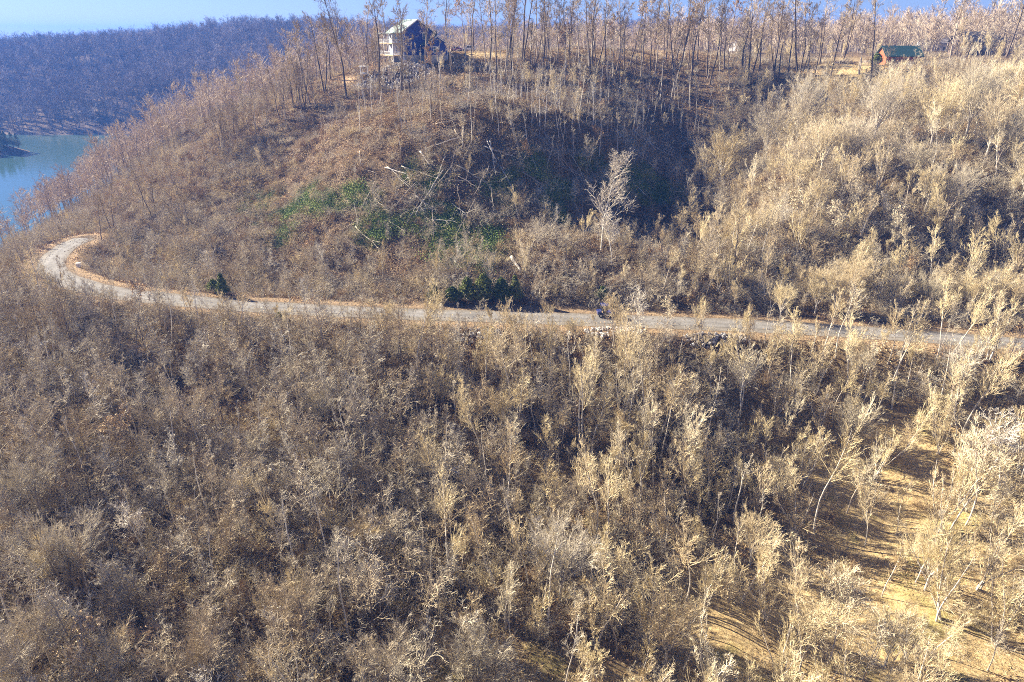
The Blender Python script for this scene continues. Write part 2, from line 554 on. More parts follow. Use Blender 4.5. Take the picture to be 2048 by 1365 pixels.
def polyline(base, d, L, K, wig, up, g=rng):
    """base (N,3), d (N,3), L (N) -> (N,K,3) bending polylines"""
    N = len(base)
    P = np.empty((N, K, 3)); P[:, 0] = base
    d = unit(d)
    for k in range(1, K):
        d = unit(d + g.normal(0, wig, (N, 3)) + np.array([0, 0, up]))
        P[:, k] = P[:, k - 1] + d * (L / (K - 1))[:, None]
    return P


def spawn(P, Rr, m, t0, t1, ang, lenf, K, wig, up, rf=.55, rend=.35, rmin=.006, g=rng, tp=1.0):
    """m children on each parent polyline"""
    N, KP, _ = P.shape
    t = t0 + (t1 - t0) * (g.random((N, m)) ** tp)
    s = np.clip(t * (KP - 1), 0, KP - 1.001)
    i = s.astype(int); f = (s - i)[..., None]
    n = np.arange(N)[:, None]
    base = P[n, i] * (1 - f) + P[n, i + 1] * f
    rad = Rr[n, i] * (1 - f[..., 0]) + Rr[n, i + 1] * f[..., 0]
    tan = unit(P[n, i + 1] - P[n, i])
    rnd = unit(np.cross(tan, g.normal(0, 1, (N, m, 3))))
    a = np.radians(ang) * g.uniform(.6, 1.3, (N, m))[..., None]
    d = tan * np.cos(a) + rnd * np.sin(a)
    PL = np.linalg.norm(P[:, -1] - P[:, 0], axis=1)[:, None]
    L = lenf(t, PL) * g.uniform(.65, 1.2, (N, m))
    C = polyline(base.reshape(-1, 3), d.reshape(-1, 3), L.ravel(), K, wig, up, g)
    r0 = np.maximum(rad.ravel() * rf, rmin)
    r1 = np.maximum(r0 * rend, rmin * .7)
    RR = r0[:, None] + (r1 - r0)[:, None] * np.linspace(0, 1, K)[None]
    return C, RR


def tubes(parts):
    """parts: list of (P, R, sides) -> V, F (quads)"""
    Vs, Fs, o = [], [], 0
    for P, Rr, S in parts:
        N, K, _ = P.shape
        d = unit(P[:, -1] - P[:, 0])
        ref = np.where(np.abs(d[:, 2:3]) > .9, np.array([[1., 0, 0]]), np.array([[0, 0, 1.]]))
        a = unit(np.cross(d, ref)); b = np.cross(d, a)
        th = np.arange(S) * 2 * math.pi / S
        ring = a[:, None, None] * np.cos(th)[None, None, :, None] + b[:, None, None] * np.sin(th)[None, None, :, None]
        Vv = P[:, :, None] + ring * Rr[:, :, None, None]
        Vs.append(Vv.reshape(-1, 3))
        base = (np.arange(N)[:, None, None] * K + np.arange(K - 1)[None, :, None]) * S
        s = np.arange(S)[None, None]; s2 = (s + 1) % S
        q = np.stack([base + s, base + s2, base + S + s2, base + S + s], -1).reshape(-1, 4) + o
        Fs.append(q)
        o += N * K * S
    return np.concatenate(Vs), np.concatenate(Fs)


def leaves(points, size, g, droop=0.3):
    """small bent quads at points"""
    N = len(points)
    a = unit(g.normal(0, 1, (N, 3)) * np.array([1, 1, droop + .3])); b = unit(np.cross(a, g.normal(0, 1, (N, 3))))
    s = size * g.uniform(.6, 1.4, (N, 1))
    Vv = np.stack([points - a * s, points + b * s * .6, points + a * s, points - b * s * .6], 1).reshape(-1, 3)
    return Vv, np.arange(N * 4).reshape(-1, 4)


class Tree:
    """trunk mesh, crown mesh and the joined mesh used where trees are too many to count"""
    def __init__(s, name, trunk, crown, bm_, tm, leafpts=None, leafsize=.1, leafm=None, g=rng):
        s.name = name
        tv, tf = tubes(trunk); cv, cf = tubes(crown)
        cm = [tm]; mi = np.zeros(len(cf), int)
        if leafpts is not None:
            lv, lf = leaves(leafpts, leafsize, g)
            cf = np.concatenate([cf, lf + len(cv)]); cv = np.concatenate([cv, lv])
            mi = np.concatenate([mi, np.ones(len(lf), int)]); cm.append(leafm)
        s.trunk = mesh_from(name + "_trunk", tv, tf, [bm_], smooth=True)
        s.crown = mesh_from(name + "_crown", cv, cf, cm, mi)
        s.all = mesh_from(name, np.concatenate([tv, cv]), np.concatenate([tf, cf + len(tv)]), [bm_] + cm,
                          np.concatenate([np.zeros(len(tf), int), mi + 1]))
        s.h = float(cv[:, 2].max())
        s.r = float(np.abs(cv[:, :2]).max())


def rad(P, r0, r1): return np.tile(r0 + (r1 - r0) * np.linspace(0, 1, P.shape[1]), (P.shape[0], 1))


def make_sapling(i, h, bm_, tm, br=16, ang=34, spread=1.0, clear=.3, tw=.012, dens=1.0, lean=.05, leafm=None, up=.10, stems=1, wig=.10):
    """young tree: whippy ascending branches that taper out to fine twigs"""
    g = np.random.default_rng(100 + i)
    b = g.normal(0, .12, (stems, 3)); b[:, 2] = -.15
    d = np.tile([0, 0, 1.], (stems, 1)) + g.normal(0, lean if stems == 1 else .22, (stems, 3))
    T = polyline(b, d, np.full(stems, h) * g.uniform(.8, 1.0, stems), 10, .07, .04, g)
    RT = rad(T, .0075 * h + .015, .016)
    k = tw / .012 * .88
    B1, R1 = spawn(T, RT, br, clear, .97, ang, lambda t, L: (1.12 - t * .75) * h * .42 * spread, 7, wig, up, .5, .35, .024 * k, g)
    B2, R2 = spawn(B1, R1, int(8 * dens), .12, 1, ang * 1.1, lambda t, L: (1.15 - .65 * t) * .5 * L, 5, wig * 1.3, up, .75, .45, .019 * k, g)
    B3, R3 = spawn(B2, R2, int(5 * dens), .15, 1, ang * 1.15, lambda t, L: (.55 * L) * (1.1 - .4 * t), 3, wig * 1.3, up * .7, .75, .6, .012 * k, g)
    lp = None
    if leafm: lp = B3[:, 1:].reshape(-1, 3)[g.random(len(B3) * 2) < .5] + g.normal(0, .08, (1, 3))
    return Tree("sapling_%02d" % i, [(T, RT, 5)], [(B1, R1, 3), (B2, R2, 3), (B3, R3, 3)], bm_, tm, lp, .11, leafm, g)


def make_fan(i, h, bm_, tm, stems=9, spread=.42, dens=1.0):
    """round-headed tree: many stems fanning out of a short bole, dense fine upright twigs"""
    g = np.random.default_rng(300 + i)
    bo = polyline(np.array([[0, 0, -.3]]), np.array([[0, 0, 1.]]), np.array([h * .22]), 4, .03, 0, g)
    rb = rad(bo, .016 * h, .012 * h)
    az = np.arange(stems) * 2 * math.pi / stems + g.normal(0, .3, stems)
    sp = spread * np.sqrt(g.random(stems)) * 1.5
    d = np.stack([np.cos(az) * sp, np.sin(az) * sp, np.ones(stems)], 1)
    T = polyline(np.tile(bo[0, -1], (stems, 1)), d, np.full(stems, h * .62) * g.uniform(.85, 1.05, stems), 8, .07, .02, g)
    RT = rad(T, .0065 * h, .016)
    B1, R1 = spawn(T, RT, int(10 * dens), .12, .98, 34, lambda t, L: (.42 - .2 * t) * h * .8, 6, .09, .07, .5, .4, .013, g)
    B2, R2 = spawn(B1, R1, int(6 * dens), .2, 1, 30, lambda t, L: .5 * L * (1.15 - .5 * t), 4, .10, .08, .6, .5, .011, g)
    B3, R3 = spawn(B2, R2, 4, .2, 1, 28, lambda t, L: .7 * L * (1.1 - .4 * t), 3, .10, .06, .7, .6, .009, g)
    return Tree("fan_tree_%02d" % i, [(bo, rb, 7), (T, RT, 5)], [(B1, R1, 3), (B2, R2, 3), (B3, R3, 3)], bm_, tm, g=g)


def make_tall(i, h, bm_, tm, clear=.4, leafm=None, br=15, twin=1, dens=1.0, ang=42, spread=1.0, r0=None):
    """forest-grown tree: long bare crooked trunk, high open crown"""
    g = np.random.default_rng(500 + i)
    b = g.normal(0, .2, (twin, 3)); b[:, 2] = -.4
    d = np.tile([0, 0, 1.], (twin, 1)) + g.normal(0, .05 if twin == 1 else .14, (twin, 3))
    T = polyline(b, d, np.full(twin, h) * g.uniform(.9, 1.0, twin), 14, .055, .05, g)
    RT = rad(T, r0 or .0105 * h, .025)
    B1, R1 = spawn(T, RT, br, clear, .97, ang, lambda t, L: (1.2 - t * .95) * h * .30 * spread, 9, .16, .09, .5, .3, .036, g, tp=.8)
    B2, R2 = spawn(B1, R1, int(6 * dens), .2, 1, 40, lambda t, L: (1.15 - .6 * t) * .48 * L, 6, .18, .07, .65, .4, .028, g)
    B3, R3 = spawn(B2, R2, int(5 * dens), .2, 1, 38, lambda t, L: .55 * L * (1.1 - .4 * t), 4, .18, .05, .7, .5, .020, g)
    B4, R4 = spawn(B3, R3, 2, .3, 1, 35, lambda t, L: .7 * L, 3, .15, .03, .7, .6, .013, g)
    lp = None
    if leafm: lp = np.repeat(B4[:, 1:].reshape(-1, 3), 2, 0); lp = lp[g.random(len(lp)) < .35] + g.normal(0, .1, (1, 3))
    return Tree("tall_tree_%02d" % i, [(T, RT, 7)], [(B1, R1, 4), (B2, R2, 3), (B3, R3, 3), (B4, R4, 3)], bm_, tm, lp, .13, leafm, g)


def make_far(i, h, bm_, tm):
    g = np.random.default_rng(700 + i)
    T = polyline(np.array([[0, 0, -.5]]), np.array([[0, 0, 1.]]), np.array([h]), 5, .05, .04, g)
    RT = rad(T, .18, .04)
    B1, R1 = spawn(T, RT, 18, .3, .97, 48, lambda t, L: (1.35 - t) * h * .34, 3, .14, .09, .5, .5, .05, g)
    B2, R2 = spawn(B1, R1, 9, .2, 1, 38, lambda t, L: .55 * L * (1.2 - .5 * t), 3, .15, .08, .7, .7, .038, g)
    return Tree("far_tree_%02d" % i, [(T, RT, 4)], [(B1, R1, 3), (B2, R2, 3)], bm_, tm, g=g)


def make_brush(i, h, tm, n=26, arch=.0, leafm=None, r=.8, wide=.5, tw=.011):
    g = np.random.default_rng(900 + i)
    b = np.concatenate([g.normal(0, r, (n, 2)), np.full((n, 1), -.1)], 1)
    d = np.concatenate([g.normal(0, wide, (n, 2)), np.ones((n, 1))], 1)
    T = polyline(b, d, h * g.uniform(.4, 1.1, n), 7, .16, -arch, g)
    RT = rad(T, tw * 1.3, tw * .8)
    B1, R1 = spawn(T, RT, 6, .2, 1, 42, lambda t, L: .45 * L, 4, .2, .02, .8, .6, tw * .9, g)
    B2, R2 = spawn(B1, R1, 3, .3, 1, 40, lambda t, L: .5 * L, 3, .2, 0, .8, .6, tw * .8, g)
    lp = None
    if leafm: lp = np.concatenate([B1[:, 1:].reshape(-1, 3), B2[:, 1:].reshape(-1, 3)])
    return Tree("brush_%02d" % i, [(T, RT, 3)], [(B1, R1, 3), (B2, R2, 3)], tm, tm, lp, .10, leafm, g)


def make_litter(i, lm, n=420, r=2.2, size=.10, zz=.10):
    """drift of fallen leaves or low leafy cover"""
    g = np.random.default_rng(1100 + i)
    P = np.concatenate([g.normal(0, r, (n, 2)), g.random((n, 1)) * zz + .02], 1)
    lv, lf = leaves(P, size, g)
    return mesh_from("litter_%02d" % i, lv, lf, [lm])


def make_cedar(i, h, rr):
    g = np.random.default_rng(1300 + i)
    T = polyline(np.array([[0, 0, -.2]]), np.array([[0, 0, 1.]]), np.array([h]), 6, .02, .02, g)
    RT = rad(T, .03 * h, .01)
    n = 150
    t = g.random(n) ** 1.1 * .95 + .04
    az = g.random(n) * 6.283
    base = np.stack([t * 0, t * 0, t * h], 1)
    L = (1.02 - t) ** .8 * rr * g.uniform(.7, 1.15, n)
    d = np.stack([np.cos(az), np.sin(az), np.full(n, .45)], 1)
    B = polyline(base, d, L, 5, .1, .06, g); RB = rad(B, .02, .008)
    C, RC = spawn(B, RB, 9, .15, 1, 45, lambda t, L: .30 * L + .1, 4, .2, .08, .7, .6, .008, g)
    lp = np.repeat(C.reshape(-1, 3), 3, 0); lp = lp + g.normal(0, .05, lp.shape)
    return Tree("cedar_%02d" % i, [(T, RT, 6)], [(B, RB, 3), (C, RC, 3)], B_MID, T_BROWN, lp, .075, L_CEDAR, g)


# --- variants
TAN = [make_sapling(i, h, B_PALE if i % 3 else B_MID, T_TAN, br=b, ang=a, spread=s, clear=c, dens=dn, up=.13, wig=.09)
       for i, (h, b, a, s, c, dn) in enumerate([(10, 13, 32, 1.0, .28, 1.0), (8.5, 12, 27, .9, .22, 1.0), (11, 15, 33, .95, .38, 1.0), (7, 11, 36, 1.1, .15, 1.0),
                                                (9.5, 15, 24, .75, .3, 1.0), (12, 15, 35, .95, .42, 1.0)])]
TAN += [make_sapling(6, 8, B_PALE, T_TAN, br=7, ang=28, spread=.9, clear=.1, stems=4, up=.12),
        make_sapling(7, 9.5, B_PALE, T_TAN, br=6, ang=28, spread=.85, clear=.15, stems=5, up=.13)]
GREY = [make_sapling(20 + i, h, B_MID, T_GREY, br=b, ang=a, spread=s, clear=c, dens=dn, up=.05, wig=.17)
        for i, (h, b, a, s, c, dn) in enumerate([(9, 13, 46, 1.0, .25, 1.1), (7.5, 12, 50, 1.1, .2, 1.1), (10.5, 15, 44, 1.0, .3, 1.1), (6.5, 12, 52, 1.2, .12, 1.1)])]
GREY += [make_sapling(26, 7.5, B_MID, T_GREY, br=7, ang=42, spread=1.0, clear=.12, dens=1.1, stems=4, up=.03, wig=.2)]
BRN = [make_sapling(30 + i, h, B_DARK, T_BROWN, br=b, ang=a, spread=s, clear=c, dens=dn, up=.06, wig=.18)
       for i, (h, b, a, s, c, dn) in enumerate([(8, 12, 46, 1.05, .25, 1.1), (9.5, 14, 42, 1.0, .3, 1.1), (6.5, 11, 52, 1.2, .2, 1.1), (7, 11, 48, 1.1, .12, 1.1)])]
POLE = [make_sapling(40 + i, h, B_PALE, T_GREY, br=8, ang=34, spread=.42, clear=c, dens=1.0, up=.08, wig=.15)
        for i, (h, c) in enumerate([(14, .6), (11, .55), (16, .65), (9, .5)])]
LEAFY = [make_sapling(50, 6.5, B_MID, T_BROWN, br=16, ang=46, spread=1.1, clear=.25, leafm=L_BROWN, up=.05, wig=.16),
         make_sapling(51, 7.5, B_MID, T_GREY, br=16, ang=42, spread=1.0, clear=.35, leafm=L_CREAM, up=.05, wig=.16)]
WHITE = [make_sapling(60, 15, B_WHITE, T_WHITE, br=26, ang=38, spread=1.0, clear=.28, dens=1.3, tw=.016, up=.10, wig=.14),
         make_sapling(61, 12, B_WHITE, T_WHITE, br=20, ang=42, spread=1.0, clear=.3, dens=1.0, tw=.018, up=.06, wig=.15),
         make_sapling(62, 14, B_PALE, T_TAN, br=24, ang=38, spread=1.05, clear=.33, dens=1.3, tw=.016, up=.10, wig=.14)]
FAN = [make_fan(0, 12, B_PALE, T_TAN, 10, .42, 1.2), make_fan(1, 10, B_MID, T_GREY, 9, .46, 1.2), make_fan(2, 13, B_PALE, T_GREY, 12, .38, 1.1), make_fan(3, 9, B_PALE, T_TAN, 9, .5, 1.1)]
TALL = [make_tall(0, 19, B_DARK, T_BROWN), make_tall(1, 21, B_DARK, T_PLAT, .45, br=17), make_tall(2, 18, B_MID, T_BROWN, .35, dens=1.1, spread=1.15),
        make_tall(3, 20, B_DARK, T_BROWN, .3, br=13, twin=2), make_tall(4, 17, B_MID, T_PLAT, .5, leafm=L_BROWN), make_tall(5, 22, B_DARK, T_BROWN, .5, br=14),
        make_tall(6, 15, B_MID, T_PLAT, .3, twin=2, br=12), make_tall(7, 23, B_DARK, T_BROWN, .22, br=20, spread=1.25)]
FARV = [make_far(i, h, B_DARK, T_FAR) for i, h in enumerate([16, 19, 14, 17, 12])]
PLAT = [make_far(10 + i, h, B_MID, T_PLAT) for i, h in enumerate([15, 18, 13, 16])]
BRUSH = [make_brush(0, 2.4, T_TAN), make_brush(1, 3.0, T_GREY, arch=.12, wide=.8), make_brush(2, 1.8, T_RUST, n=34), make_brush(3, 2.6, T_BROWN, arch=.15, wide=.9),
         make_brush(4, 3.6, T_GREY, n=22, arch=.1, wide=.6), make_brush(5, 1.5, T_TAN, n=40, r=1.1)]
CEDAR = [make_cedar(0, 3.6, 1.15), make_cedar(1, 3.2, 1.6), make_cedar(2, 2.4, 1.5)]
FIR = [make_cedar(5, 10, 3.2)]
LITM = [make_litter(0, L_LITTER), make_litter(1, L_LITTER, 300, 1.6, .12), make_litter(2, L_BROWN, 260, 1.8, .11)]
GRNM = [make_litter(5, L_GREEN, 520, 1.5, .12, .5), make_litter(6, L_GREEN, 420, 1.1, .10, .8)]


# ---------------------------------------------------------------- scattering
def scatter(name, meshes, pts, rz, scl, idx, label, cat, tilt=None):
    src = bpy.data.collections.new(name + "_sources")
    for i, me in enumerate(meshes):
        src.objects.link(bpy.data.objects.new("%s_source_%02d" % (name, i), me))
    me = bpy.data.meshes.new(name)
    me.vertices.add(len(pts))
    me.vertices.foreach_set("co", np.asarray(pts, np.float32).ravel())
    rot = np.zeros((len(pts), 3)); rot[:, 2] = rz
    if tilt is not None: rot[:, 0], rot[:, 1] = tilt[:, 0], tilt[:, 1]
    for n, t, d in (("rot", 'FLOAT_VECTOR', rot), ("scl", 'FLOAT', scl), ("pick", 'INT', idx)):
        a = me.attributes.new(n, t, 'POINT')
        a.data.foreach_set("vector" if t == 'FLOAT_VECTOR' else "value", np.asarray(d, np.int32 if t == 'INT' else np.float32).ravel())
    o = bpy.data.objects.new(name, me); COL.objects.link(o)
    ng = bpy.data.node_groups.new(name, 'GeometryNodeTree')
    ng.interface.new_socket("Geometry", in_out='INPUT', socket_type='NodeSocketGeometry')
    ng.interface.new_socket("Geometry", in_out='OUTPUT', socket_type='NodeSocketGeometry')
    N = ng.nodes
    gi, go = N.new("NodeGroupInput"), N.new("NodeGroupOutput")
    ci = N.new("GeometryNodeCollectionInfo"); ci.inputs[0].default_value = src
    ci.inputs["Separate Children"].default_value = True; ci.inputs["Reset Children"].default_value = True
    ip = N.new("GeometryNodeInstanceOnPoints"); ip.inputs["Pick Instance"].default_value = True
    def na(n, t):
        a = N.new("GeometryNodeInputNamedAttribute"); a.data_type = t; a.inputs[0].default_value = n
        return [s for s in a.outputs if s.enabled][0]
    L = ng.links
    L.new(gi.outputs[0], ip.inputs["Points"]); L.new(ci.outputs[0], ip.inputs["Instance"])
    L.new(na("pick", 'INT'), ip.inputs["Instance Index"])
    L.new(na("rot", 'FLOAT_VECTOR'), ip.inputs["Rotation"])
    L.new(na("scl", 'FLOAT'), ip.inputs["Scale"])
    L.new(ip.outputs[0], go.inputs[0])
    md = o.modifiers.new("scatter", 'NODES'); md.node_group = ng
    tag(o, label, cat, None, 'stuff')
    return o


def put(v, name, x, y, label, cat, group=None, s=1.0, rz=None, z=None, tilt=(0, 0)):
    r = empty(name, (x, y, Hs(x, y) if z is None else z), random.uniform(0, 6.28) if rz is None else rz, s)
    r.rotation_euler[0], r.rotation_euler[1] = tilt
    for nm, me in (("trunk", v.trunk), ("crown", v.crown)):
        o = bpy.data.objects.new(nm, me); COL.objects.link(o); o.parent = r
    tag(r, label, cat, group)
    return r


def jitter(x0, x1, y0, y1, sp, g=rng):
    X, Y = np.meshgrid(np.arange(x0, x1, sp), np.arange(y0, y1, sp))
    X = X + g.uniform(-.5, .5, X.shape) * sp; Y = Y + g.uniform(-.5, .5, Y.shape) * sp
    return X.ravel(), Y.ravel()


keep_clear = []        # (x, y, r) around built things
def free(x, y):
    ok = np.ones(len(x), bool)
    for a, b, r in keep_clear: ok &= np.hypot(x - a, y - b) > r
    return ok


keep_clear += [(hc[0] + 3, hc[1] + 5, 11), (gd[0], gd[1], 9), (cr[0] + 2, cr[1] - 2, 8)]

# ---- A: valley thicket below the road
x, y = jitter(-112, 112, 18, 116, 2.15)
z = H(x, y); X, Y, D = proj(x, y, z)
rd = road_dist(x, y)
below = np.zeros(len(x), bool)
ryi = np.interp(x, ROAD[:140][::-1, 0], ROAD[:140][::-1, 1])
below = (y < ryi) | (x < -88)
dens = np.ones(len(x))
gw = grass_w(x, y, X, Y, D)
dens *= 1 - .62 * gw
dens *= np.clip(1.0 + .5 * vnoise(x, y, 9, 41), .35, 1)
clr = np.maximum(blob(X, Y, 1180, 740, 110, 50), np.maximum(blob(X, Y, 980, 1330, 200, 70), np.maximum(blob(X, Y, 260, 1180, 90, 60), blob(X, Y, 1990, 985, 90, 40))))
dens *= 1 - .85 * clr
ok = below & (rd > 4.4) & (rng.random(len(x)) < dens) & (X > -250) & (X < 2300) & (Y < 1900) & (D > 20)
x, y, z, X, Y, D, rd, gw = [a[ok] for a in (x, y, z, X, Y, D, rd, gw)]
A_VAR = TAN + GREY + BRN + LEAFY + POLE            # 8 + 5 + 4 + 2
rightness = np.clip((X - 700) / 700 + .55 * vnoise(x, y, 16, 42), 0, 1)
u1, u2 = rng.random(len(x)), rng.random(len(x))
idx = np.where(u1 < rightness * .93 + .04, (u2 * 8).astype(int), np.where(u2 < .62, 8 + (u2 / .62 * 5).astype(int), 13 + ((u2 - .62) / .38 * 4).astype(int)))
idx = np.minimum(idx, 16)
idx = np.where(rng.random(len(x)) < .012, 17 + rng.integers(0, 2, len(x)), idx)
idx = np.where(rng.random(len(x)) < .2, 19 + rng.integers(0, 4, len(x)), idx)
s = rng.uniform(.5, 1.2, len(x)) * np.where(idx > 18, .75, 1) * np.where(rd < 9, np.where(X > 1450, .85, .62), 1.0) * (1 - .1 * (X < 600))
hts = np.array([v.h for v in A_VAR])[idx] * s
tX, tY, tD = proj(x, y, z + hts)
seen = (X > -40) & (X < 2090) & (tY < 1330) & (Y > 640)
score = np.where(seen, hts / D * np.where(Y < 1420, 1.0, .55), 0)
order = np.argsort(-score)[:290]
pickd = np.zeros(len(x), bool); pickd[order] = True
rzs = rng.uniform(0, 6.28, len(x))
KINDS = ["slender pale tan sapling", "narrow-crowned tan sapling", "tall tan sapling with upswept twigs", "short fan-shaped tan sapling", "brush-like narrow tan sapling", "tallest open-crowned tan sapling",
         "three-stemmed tan sapling", "four-stemmed tan sapling", "wide tangled grey sapling", "low rounded grey sapling", "tall tangled grey sapling", "squat bushy grey sapling", "three-stemmed grey sapling",
         "dark-stemmed brown sapling", "tall dark-stemmed brown sapling", "low spreading brown sapling", "bushy brown sapling", "sapling holding brown leaves", "sapling holding cream leaves",
         "slim pole-like young tree", "short pole-like young tree", "tall pole-like young tree", "thin whip-like young tree"]
COLW = ["far left", "left", "left of centre", "centre", "right of centre", "right", "far right"]
for i in order:
    k = int(idx[i])
    cw = COLW[int(np.clip(X[i] / 2048 * 7, 0, 6))]
    rw = "bottom edge" if Y[i] > 1330 else "lower thicket" if Y[i] > 1180 else "middle thicket" if Y[i] > 1000 else "upper thicket"
    if gw[i] > .5: rw += " on dry grass"
    lb = "%s, %s, %s" % (KINDS[k], rw, cw)
    put(A_VAR[k], "sapling", x[i], y[i], lb, "sapling", lb, s[i], rzs[i], z[i])
rest = ~pickd
P = np.stack([x, y, z], 1)
scatter("sapling_thicket", [v.all for v in A_VAR], P[rest], rzs[rest], s[rest], idx[rest], "dense thicket of bare tan and grey saplings filling the slope below the gravel road", "thicket",
        rng.normal(0, .06, (rest.sum(), 2)))

# ---- B: hillside between the road and the crest, and left slope
x, y = jitter(-150, 165, 96, 250, 2.1)
z = H(x, y); X, Y, D = proj(x, y, z); rd = road_dist(x, y)
ryi = np.interp(x, ROAD[:140][::-1, 0], ROAD[:140][::-1, 1])
above = (y > ryi) & (x > -92) | (y > 120) & (x <= -92) | (y > 150)
slash = np.zeros(len(x))
for cx, cy_, rx_, ry_ in [(960, 380, 280, 130), (1300, 290, 150, 130), (620, 400, 140, 80), (1180, 200, 300, 60), (620, 300, 180, 90)]:
    slash = np.maximum(slash, blob(X, Y, cx, cy_, rx_, ry_))
crest = Y < 190
right = np.clip((X - 1350 - (300 - Y) * .25) / 120, 0, 1) * (Y > 165)
d_ = np.where(right > .5, np.where(Y < 560, .3, .6), .42) * (1 - .93 * slash) + right * .15
d_ = np.where(crest & (X > 600), np.where(X > 1250, .1, .2), d_)
d_ = np.where((Y >= 190) & (Y < 290) & (X > 640) & (right < .5), .38, d_)
d_ = np.where((X < 450), .8, d_)
d_ = d_ * np.clip(.9 + .9 * vnoise(x, y, 9, 51), .1, 1.2)
lawn = grass_w(x, y, X, Y, D)
ok = above & (rd > 5.0) & (rng.random(len(x)) < d_ * (1 - .95 * lawn)) & free(x, y) & (X > -300) & (X < 2350) & (z > LAKE + .5)
ok &= ~((X > 770) & (X < 905) & (Y < 230) & (Y > 90)) | (rng.random(len(x)) < .25)
x, y, z, X, Y, D, rd = [a[ok] for a in (x, y, z, X, Y, D, rd)]
right = np.clip((X - 1350 - (300 - Y) * .25) / 120, 0, 1)
B_VAR = TAN + GREY + BRN + POLE + LEAFY           # 8 5 4 4 2
u1, u2 = rng.random(len(x)), rng.random(len(x))
poleish = ((Y < 340) & (X > 640) & (right < .5)) * .88
idx = np.where(u1 < poleish, 17 + (u2 * 4).astype(int), np.where(u1 < poleish + .42 * (right + .3), (u2 * 8).astype(int), np.where(u2 < .6, 8 + (u2 / .6 * 5).astype(int), 13 + ((u2 - .6) / .4 * 4).astype(int))))
idx = np.where(rng.random(len(x)) < .02, 21 + rng.integers(0, 2, len(x)), idx)
s = rng.uniform(.55, 1.05, len(x)) * np.where(rd < 8, np.where((X > 640) & (X < 900) | (X < 260), .95, .6), 1) * np.where((X > 380) & (X < 720) & (Y < 480), .55, 1) * np.where((poleish > 0), .85, 1)
s *= np.where((Y > 360) & (X > 500) & (X < 1350), .72, 1)
s *= np.where((X < 420), np.where(Y < 500, .5, .62), 1) * np.where((x < -92) & (z < 16), 1.15, 1)
P = np.stack([x, y, z], 1)
scatter("hillside_thicket", [v.all for v in B_VAR], P, rng.uniform(0, 6.28, len(x)), s, idx, "bare young trees covering the hillside above the gravel road", "thicket", rng.normal(0, .05, (len(x), 2)))

# ---- C: brush and dead leaves under the trees
x, y = jitter(-135, 140, 30, 245, 1.55)
z = H(x, y); X, Y, D = proj(x, y, z); rd = road_dist(x, y); gw = grass_w(x, y, X, Y, D)
d_ = np.clip(.75 + .6 * vnoise(x, y, 7, 61), .15, 1) * (1 - .8 * gw)
d_ = d_ * np.where((Y < 560) & (X > 560) & (X < 1420), .38, 1)  * np.where((Y < 250) & (X > 560), .6, 1)
ok = (rd > 4.2) & (rng.random(len(x)) < d_) & free(x, y) & (X > -150) & (X < 2200) & (Y < 1550) & (z > LAKE + .3)
x, y, z, X, Y, D, rd = [a[ok] for a in (x, y, z, X, Y, D, rd)]
u1 = rng.random(len(x))
leftish = (X < 800) & (Y < 420)
idx = np.where(leftish, np.array([2, 3, 1, 2, 0, 5])[(u1 * 6).astype(int)], np.where(Y > 690, np.array([0, 1, 3, 5, 2, 4])[(u1 * 6).astype(int)], np.array([1, 3, 4, 1, 2, 0])[(u1 * 6).astype(int)]))
s = rng.uniform(.45, 1.1, len(x)) * np.where(rd < 6.5, .5, 1) * np.where(D > 190, .7, 1)
P = np.stack([x, y, z], 1)
scatter("undergrowth", [v.all for v in BRUSH], P, rng.uniform(0, 6.28, len(x)), s, idx, "low tangled brush, canes and dead weeds under the saplings", "undergrowth")

x, y = jitter(-130, 135, 30, 240, 2.3)
z = H(x, y); X, Y, D = proj(x, y, z); rd = road_dist(x, y); gw = grass_w(x, y, X, Y, D)
ok = (rd > 4.6) & (rng.random(len(x)) < .8 * (1 - .9 * gw)) & (X > -100) & (X < 2150) & (Y < 1500) & (z > LAKE + .3) & free(x, y)
x, y, z = x[ok], y[ok], z[ok]
dzx = (H(x + .8, y) - H(x - .8, y)) / 1.6; dzy = (H(x, y + .8) - H(x, y - .8)) / 1.6
scatter("fallen_leaves", LITM, np.stack([x, y, z], 1), np.zeros(len(x)), rng.uniform(.7, 1.1, len(x)), rng.integers(0, 3, len(x)), "drifts of brown fallen leaves on the slopes", "fallen leaves",
        np.stack([np.arctan(dzy), -np.arctan(dzx)], 1))

x, y = jitter(-80, 60, 105, 200, 1.25)
z = H(x, y); X, Y, D = proj(x, y, z)
ok = rng.random(len(x)) < green_w(x, y, X, Y, D) * .9 - .05
x, y, z = x[ok], y[ok], z[ok]
dzx = (H(x + .8, y) - H(x - .8, y)) / 1.6; dzy = (H(x, y + .8) - H(x, y - .8)) / 1.6
scatter("ground_cover", GRNM, np.stack([x, y, z], 1), np.zeros(len(x)), rng.uniform(.6, 1.1, len(x)), rng.integers(0, 2, len(x)), "bright green low plants spread over the cleared slope", "ground cover",
        np.stack([np.arctan(dzy), -np.arctan(dzx)], 1))

